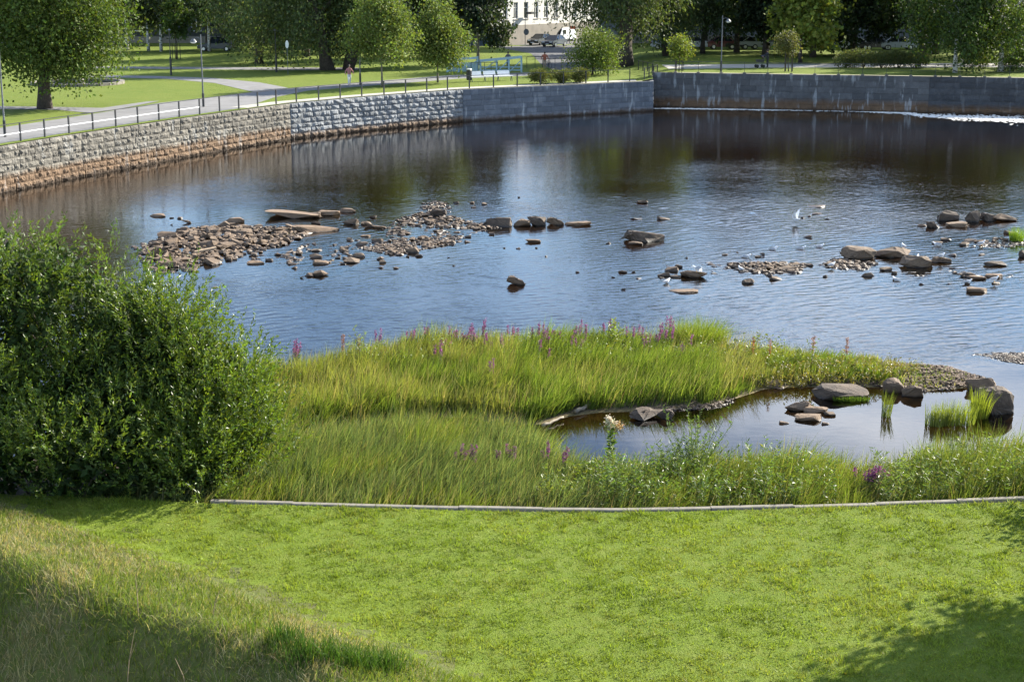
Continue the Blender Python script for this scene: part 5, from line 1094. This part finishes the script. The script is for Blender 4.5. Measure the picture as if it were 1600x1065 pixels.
tag(mobj('island_sedge', blades('island_sedge', q, bedz(q[:,0], q[:,1])-.03, h, rng.uniform(.014,.028,m), lean, .30, col, .25), M['grass']), 'tall yellow-green sedge and reeds covering the island', 'reeds', kind='stuff')
# near shore sedge
NS = [(-9.5,37)]+gp([(400,704),(560,698),(700,699),(800,711),(850,726),(900,754),(1000,756),(1150,748),(1350,757),(1500,745),(1640,740)], .1)+[(14,35.9)]+[(float(x), float(ykerb(x))+.12) for x in np.arange(13.5,-9.6,-1.0)]
q, td, th, tk = tufts(NS, 2300, 28, .12); ok = (q[:,1] > ykerb(q[:,0])+.1); q = q[ok]; td = td[ok]; th = th[ok]; tk = tk[ok]; n = len(q); px_ = 800+FPX*q[:,0]/np.hypot(q[:,1], CAMZ); dn = fbm(q[:,0], q[:,1], 1.1, 61); kd = q[:,1]-ykerb(q[:,0])
h = (np.interp(px_, [430,800,950,1250,1320,1390,1450,1600], [1.05,1.05,.9,1.15,.9,.75,1.25,1.3])*(.6+.6*dn)*np.interp(kd,[0,.5,1.5],[.55,.85,1.0]))*rng.uniform(.55,1.15,n)*th; z = np.maximum(bedz(q[:,0], q[:,1]), .0)-.02
blue = (fbm(q[:,0], q[:,1], 2.0, 63) > .45) & (px_ < 1000)
col = np.where(blue[:,None], mixcol(n, [(.125,.170,.072),(.095,.15,.052),(.18,.20,.085)], [.5,.3,.2]), mixcol(n, [(.145,.195,.036),(.11,.16,.034),(.24,.22,.09)], [.5,.36,.14]))
col = col*rng.uniform(.7,1.25,2400)[tk][:,None]; lean = rng.normal(size=(n,2))*.16+td*.18+np.array([.34,-.10])*(.4+dn[:,None])*np.where(px_ < 1300, 1, .4)[:,None]
tag(mobj('shore_sedge', blades('shore_sedge', q, z, h, rng.uniform(.013,.026,n), lean, .35, col, .25), M['grass']), 'wind-bent blue-green sedge between the kerb and the pool', 'reeds', kind='stuff')
GAP = gp([(430,665),(560,664),(700,655),(830,668),(850,712),(800,708),(700,696),(430,700)], .05)
qg, tg, hg_, kg = tufts(GAP, 260, 22, .12); ng = len(qg); hg = rng.uniform(.25,.75,ng)*hg_
tag(mobj('gap_sedge', blades('gap_sedge', qg, np.maximum(bedz(qg[:,0], qg[:,1]), -.05)-.02, hg, rng.uniform(.013,.024,ng), rng.normal(size=(ng,2))*.15+tg*.2+np.array([.2,0]), .3, mixcol(ng, [(.10,.145,.04),(.16,.19,.05),(.25,.23,.12)], [.5,.3,.2]), .25), M['grass']), 'sparse sedge in the wet hollow between island and shore', 'reeds', kind='stuff')
for nm_, lab_, P_, n_, h0 in (('seed_stalks', 'pale seeding grass stalks above the island reeds', ISLAND, 6500, 1.1), ('seed_stalks', 'pale seeding grass stalks over the shore sedge', NS, 5500, 1.05)):
    q = scatter(P_, n_); pxx = 800+FPX*q[:,0]/np.hypot(q[:,1], CAMZ); q = q[(pxx < 1180) | (nm_ == '' )] if h0 > 1.08 else q; q = q[q[:,1] > ykerb(q[:,0])+.15]; n_ = len(q)
    tag(mobj(nm_, blades(nm_, q, np.maximum(bedz(q[:,0], q[:,1]), 0)-.02, h0*rng.uniform(.65,1.1,n_), rng.uniform(.008,.016,n_), rng.normal(size=(n_,2))*.16+np.array([.25,-.05]), .3, mixcol(n_, [(.27,.26,.14),(.22,.24,.10),(.24,.18,.12)], [.5,.35,.15]), .25), M['grass']), lab_, 'reeds', kind='stuff')
def clump(label, px, py, lvl, n, rad, h, col, w=(.012,.02), lean=.2, bias=(.1,0), name='grass_clump', grp=None, seed=1, ry=None):
    r = np.random.default_rng(seed); x, y = G(px, py, lvl); a = r.uniform(0, 6.28, n); rr = rad*np.sqrt(r.uniform(0,1,n)); d = np.stack([np.cos(a)*rr, np.sin(a)*rr*((ry or rad)/rad)], 1); q = np.array([x, y])+d
    return tag(mobj(name, blades(name, q, np.full(n, lvl-.03), h*r.uniform(.55,1.1,n), r.uniform(*w, n), d/rad*lean+r.normal(size=(n,2))*lean*.5+np.array(bias), .3, np.tile([col], (n,1)), .25, r), M['grass']), label, 'grass clump', grp)
clump('arching bright tussock rising above the back of the island', 1090, 545, .15, 1500, .75, 1.25, (.16,.22,.035), lean=.5, seed=401)
clump('upright yellow-green reeds standing in the pool by the black boulder', 1490, 662, 0, 330, .60, .80, (.20,.25,.05), lean=.16, seed=402, ry=.25, grp='reed clumps in the pool')
clump('pale reeds standing in the pool apart from the black boulder', 1465, 664, 0, 200, .36, .70, (.19,.23,.06), lean=.16, seed=403, ry=.2, grp='reed clumps in the pool')
clump('bright reeds leaning on the foot of the big black boulder', 1528, 652, 0, 220, .28, .95, (.22,.27,.04), lean=.2, seed=404, ry=.2, grp='reed clumps in the pool')
clump('thin sprig of reeds rising from the pool below the domed boulder', 1384, 650, 0, 70, .14, .85, (.14,.18,.04), lean=.12, seed=405, grp='reed clumps in the pool')
clump('low grass at the foot of the domed boulder', 1330, 626, 0, 500, .55, .22, (.09,.15,.025), lean=.4, seed=406, ry=.15)
clump('bright green tuft on the pebble shallows', 1588, 375, .05, 260, .32, .75, (.15,.24,.03), lean=.3, seed=407)
clump('small bright tuft on the gravel between the rocks', 1374, 592, .12, 260, .22, .42, (.16,.23,.03), lean=.35, seed=408)
clump('dark broad-bladed reeds beside the bush at the kerb', 475, 775, .3, 500, .8, 1.0, (.085,.13,.04), w=(.02,.035), lean=.55, seed=409)
# leafy shore herbs: upright stems with narrow leaves, too many to count
def herbs(name, label, P, n, hmin, hmax, col, leaf, per, aspect=.24):
    q = scatter(P, n); z = np.maximum(bedz(q[:,0], q[:,1]), 0); h = rng.uniform(hmin, hmax, n)*(.7+.6*fbm(q[:,0], q[:,1], 1.2, 71)); ln = rng.normal(size=(n,2))*.12+np.array([.08,0])
    t = rng.uniform(.2,1.0,(n,per)); a = rng.uniform(0,6.28,(n,per)); Pl = np.stack([q[:,0:1]+ln[:,0:1]*h[:,None]*t, q[:,1:2]+ln[:,1:2]*h[:,None]*t, z[:,None]+h[:,None]*t], -1).reshape(-1,3)
    D = np.stack([np.cos(a), np.sin(a), rng.uniform(.1,.9,(n,per))], -1).reshape(-1,3)
    o = mobj(name, leaf_mesh(name, Pl, D, leaf, aspect, col, .35), M['gloss_leaf']); tag(o, label, 'plants', kind='stuff')
    st_ = blades('stems', q, z, h, np.full(n,.010), ln, .05, np.tile([[.11,.13,.04]], (n,1))); mobj('stems', st_, M['grass'], o)
herbs('shore_herbs', 'leafy willowherbs crowding the kerb below the pool', [(2.0,35.0),(2.0,37.2),(5.5,37.4),(7.6,37.2),(7.6,35.1)], 420, .65, 1.25, (.105,.165,.04), .12, 26)
herbs('shore_herbs', 'leafy reeds and herbs on the shore beyond the purple flowers', [(8.6,35.2),(8.6,37.2),(13.6,38.0),(13.6,35.6)], 560, .7, 1.4, (.12,.175,.045), .14, 22, .18)
herbs('shore_herbs', 'yellow-green bushy herbs beside the pale sandy boulder', [(.6,35.4),(.8,37.2),(2.2,37.6),(2.2,36.6),(1.6,35.6)], 130, .5, .9, (.14,.19,.03), .10, 26, .4)
herbs('island_herbs', 'leafy herbs among the reeds at the back of the island', gp([(540,575),(700,560),(950,552),(1100,556),(1250,568),(1300,585),(1000,590),(700,590),(540,600)], .1), 520, .5, 1.0, (.125,.165,.035), .10, 18, .35)
herbs('island_herbs', 'low reddish weeds on the gravel end of the island', gp([(1130,600),(1250,575),(1400,572),(1440,585),(1380,600),(1200,605)], .1), 500, .2, .5, (.17,.16,.05), .07, 16, .4)
# purple loosestrife, plant by plant
def loosestrife(px, py, lvl, label, grp, n=4, h=1.15, seed=1):
    r = np.random.default_rng(seed); x, y = G(px, py, lvl); t = empty('loosestrife', (x, y, lvl)); tag(t, label, 'flower', grp)
    mb = MB(); fp = []; lp = []
    for k in range(n):
        bx, by = r.normal(size=2)*.12; hh = h*r.uniform(.8,1.1); tx, ty = bx+r.normal()*.08+.05, by+r.normal()*.06
        mb.tube([(bx,by,-.05),((bx+tx)/2,(by+ty)/2,hh*.5),(tx,ty,hh)], [.008,.007,.004], 5)
        f = np.linspace(.72,1.0,70); fp = np.stack([bx+(tx-bx)*f, by+(ty-by)*f, hh*f], 1)+r.normal(size=(70,3))*np.array([.018,.018,.01]); mobj('flower_spike', leaf_mesh('flower_spike', fp, r.normal(size=fp.shape), .038, .8, (.25,.085,.20), .35, r), M['petal'], t)
        f = r.uniform(.2,.75,40); lp.append(np.stack([bx+(tx-bx)*f, by+(ty-by)*f, hh*f], 1))
    mb.build('stem', M['stem'], t); lp = np.vstack(lp)
    mobj('leaves', leaf_mesh('leaves', lp, np.column_stack([r.normal(size=(len(lp),2)), r.uniform(.2,.6,len(lp))]), .10, .22, (.10,.15,.035), .3, r), M['leaf'], t)
r_ = np.random.default_rng(77)
for k, px in enumerate((455,468,600,640,690,700,722,728,733,752,758,800,842,848,853,858,905,914,952,985,1022,1040,1044)):
    loosestrife(px+r_.uniform(-3,3), np.interp(px, [450,560,720,950,1100], [585,570,556,550,552])+r_.uniform(0,16), .12, 'purple loosestrife spikes along the back edge of the island', 'loosestrife at the back of the island', int(r_.integers(3,6)), r_.uniform(.9,1.35), 500+k)
for k, (px, py) in enumerate(((760,620),(665,560),(690,590),(845,585),(1010,575),(1070,580),(780,575),(900,575))):
    loosestrife(px, py, .15, 'purple loosestrife spikes deep among the island reeds', 'loosestrife inside the island', 3, 1.1, 560+k)
for k, (px, py) in enumerate(((722,760),(735,762),(780,755),(790,750),(850,752),(880,757))):
    loosestrife(px, py, .25, 'small purple loosestrife in the wind-bent sedge', 'loosestrife in the shore sedge', 4 if k < 2 else 3, 1.05 if k < 2 else .95, 580+k)
for k, (px, py) in enumerate(((1362,786),(1350,783),(1374,784))):
    loosestrife(px, py, .4, 'bright purple loosestrife standing against the kerb', 'loosestrife at the kerb', 5, .9, 590+k)
# red-brown dock stalks on the island
for k, (px, py) in enumerate(((1174,575),(1268,572),(1200,580),(1320,575),(535,570),(560,575))):
    r = np.random.default_rng(620+k); x, y = G(px, py, .15); t = empty('dock_plant', (x, y, .12)); tag(t, 'red-brown seeding dock stalk above the island weeds', 'plant', 'dock stalks on the island')
    MB().tube([(0,0,-.05),(.02,0,.5),(.04,0,1.05)], [.012,.009,.004], 5).build('stem', M['dead_stem'], t); f = np.linspace(.5,1.05,160)
    P = np.stack([.04*f, 0*f, f], 1)+r.normal(size=(160,3))*.03; mobj('seed_head', leaf_mesh('seed_head', P, r.normal(size=(160,3)), .04, .7, (.24,.10,.05), .3, r), M['leaf'], t)
# meadowsweet
x, y = G(955, 752, .2); t = empty('meadowsweet', (x, y, .2)); tag(t, 'tall meadowsweet with creamy flower head over the pool edge', 'flower'); r = np.random.default_rng(640)
MB().tube([(0,0,-.05),(.0,0,.8),(-.06,0,1.62)], [.014,.011,.006], 6).tube([(0,0,.9),(.1,0,1.3),(.16,0,1.48)], [.008,.006,.004], 5).build('stem', M['stem'], t)
P = np.vstack([np.array([-.07,0,1.60])+r.normal(size=(200,3))*np.array([.04,.035,.05]), np.array([-.03,0,1.5])+r.normal(size=(140,3))*np.array([.07,.05,.05])]); mobj('flower_head', leaf_mesh('flower_head', P, r.normal(size=P.shape), .045, .9, (.60,.57,.38), .15, r), M['petal'], t)
P = np.array([.17,0,1.45])+r.normal(size=(120,3))*np.array([.06,.05,.05]); mobj('fading_flower_head', leaf_mesh('fading_flower_head', P, r.normal(size=P.shape), .04, .9, (.40,.30,.12), .2, r), M['petal'], t)
f = r.uniform(.2,1.5,170); P = np.stack([-.02*f, 0*f, f], 1); mobj('leaves', leaf_mesh('leaves', P, np.column_stack([r.normal(size=(170,2)), r.uniform(0,.5,170)]), .15, .45, (.10,.155,.035), .3, r), M['leaf'], t)
# willow saplings on the shore and island
def sapling(label, px, py, lvl, h, nst, spread, col=(.10,.155,.045), leaf=.11, seed=1, aspect=.26, name='willow_sapling', grp='willow saplings by the water'):
    r = np.random.default_rng(seed); x, y = G(px, py, lvl); t = empty(name, (x, y, lvl)); tag(t, label, 'sapling', grp); mb = MB(); P = []; D = []
    for k in range(nst):
        a = r.uniform(0,6.28); e = spread*r.uniform(.2,1); hh = h*r.uniform(.6,1.05); ex, ey = e*math.cos(a), e*math.sin(a)
        mb.tube([(0,0,-.05),(ex*.4,ey*.4,hh*.5),(ex,ey,hh)], [.012,.008,.003], 5); f = np.linspace(.2,1,34); P.append(np.stack([ex*f**1.4, ey*f**1.4, hh*f], 1)); aa = r.uniform(0,6.28,34); D.append(np.stack([np.cos(aa), np.sin(aa), r.uniform(.3,1.1,34)], 1))
    mb.build('stems', M['stem'], t); mobj('foliage', leaf_mesh('foliage', np.vstack(P), np.vstack(D), leaf, aspect, col, .3, r), M['gloss_leaf'], t)
sapling('glossy willow sapling with white-backed leaves rising over the pool edge', 1085, 768, .3, 1.95, 34, 1.1, seed=650)
sapling('shorter willow sapling beside the tall one at the pool edge', 1045, 772, .3, 1.35, 24, .8, seed=651)
sapling('pale willow sapling above the loosestrife at the island\'s reed end', 568, 585, .15, 1.5, 12, .55, (.17,.22,.06), .12, 652)
sapling('round-leaved pale sapling above the back of the island', 958, 560, .15, 1.35, 10, .4, (.17,.22,.05), .11, 653, .5)

# ------------------------------------------------------------------ the big willow bush
def willow_bush():
    r = np.random.default_rng(900); t = empty('willow_bush', (-10.0, 39.0, .5)); tag(t, 'big dense willow bush with glossy leaves at the end of the kerb', 'bush'); b = np.array([-10.0, 39.0, 0])
    #        centre x, y, z, radii
    L = np.array([(-13.6,39.6,3.9,2.4,2.6,3.8),(-11.4,39.2,3.6,2.1,2.6,3.6),(-9.5,39.0,3.0,1.9,2.5,2.9),(-8.2,38.7,2.5,1.6,2.3,2.35),(-7.3,38.2,1.9,1.15,1.8,1.7),(-15.5,38.4,2.6,2.6,2.4,2.8),(-10.6,37.4,1.9,2.2,1.5,1.8),(-8.4,37.3,1.5,1.6,1.4,1.35),(-13.2,37.2,2.2,2.0,1.4,2.0),(-9.9,35.7,1.4,1.9,1.0,1.35),(-7.5,36.2,1.15,1.0,.9,1.1),(-12.6,35.8,1.6,2.0,.9,1.5),(-7.5,38.4,2.8,1.25,1.8,1.5),(-6.75,37.9,1.8,1.1,1.4,1.5),(-8.7,38.8,3.5,1.4,2.0,1.55)])
    sub = []
    for l in L:
        for k in range(12):
            d = unit(r.normal(size=3)+np.array([.0,-.2,.25])); rr = r.uniform(.55,.95); sub.append((*(l[:3]+d*l[3:]*r.uniform(.60,.80)), rr, rr, rr*r.uniform(.8,1.2)))
    L0 = L; L = np.array(sub)
    A = L[:,3]*L[:,4]; ns = 5100; li = r.choice(len(L), ns, p=A/A.sum()); d = unit(r.normal(size=(ns,3))+np.array([.0,-.15,.25])); rad = r.uniform(.70,1.0,(ns,1))
    S0 = L[li,:3]+d*rad*L[li,3:]; S0[:,2] = np.maximum(S0[:,2], .35)
    dr = unit(d*np.array([.75,.75,.3])+np.array([.05,0,.75])+r.normal(size=(ns,3))*.22); ln = r.uniform(.35,.95,(ns,1)); up = r.uniform(size=(ns,1)) < .10; ln = np.where(up & (d[:,2:3] > .3), ln*1.7, ln)
    nl = 24; f = np.tile(np.linspace(.0,1,nl)[None], (ns,1)); P = S0[:,None]+dr[:,None]*(ln*f)[:,:,None]+r.normal(size=(ns,nl,3))*.025
    D = unit(dr[:,None]*.9+r.normal(size=(ns,nl,3))*.5); P = P.reshape(-1,3)-b; D = D.reshape(-1,3)
    P[:,2] -= .5
    cc = np.repeat(r.uniform(.75,1.25,ns), nl); me = leaf_mesh('foliage', P, D, .110, .34, (.088,.138,.022), .30, r)
    a = me.color_attributes['Col']; cv = np.empty(len(me.vertices)*4, np.float32); a.data.foreach_get('color', cv); cv = cv.reshape(-1,4); cv[:,:3] *= np.repeat(cc,4)[:,None]; a.data.foreach_set('color', cv.ravel()); mobj('foliage', me, M['gloss_leaf'], t)
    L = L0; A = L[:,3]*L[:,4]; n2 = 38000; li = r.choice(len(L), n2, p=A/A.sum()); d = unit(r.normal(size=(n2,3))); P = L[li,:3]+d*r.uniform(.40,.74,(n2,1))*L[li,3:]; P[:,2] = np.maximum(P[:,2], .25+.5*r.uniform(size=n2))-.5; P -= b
    mobj('inner_foliage', leaf_mesh('inner_foliage', P, r.normal(size=(n2,3)), .22, .5, (.03,.055,.012), .3, r), M['leaf'], t)  # shade inside the bush put into the darker colour of these leaves
    mb = MB()
    for k in range(60):
        l = L[k % len(L)]; e = l[:3]-b+unit(r.normal(size=3)+np.array([0,0,.8]))*l[3:]*.7; s = np.array([l[0]*.75-.25*10, l[1], 0])-b+r.normal(size=3)*np.array([.5,.4,0]); s[2] = -.4; e[2] -= .5; m_ = (s+e)/2+np.array([0,0,.4])
        mb.tube([tuple(s), tuple(m_), tuple(e)], [.035,.022,.007], 5)
    mb.build('stems', M['bark'], t)
willow_bush()
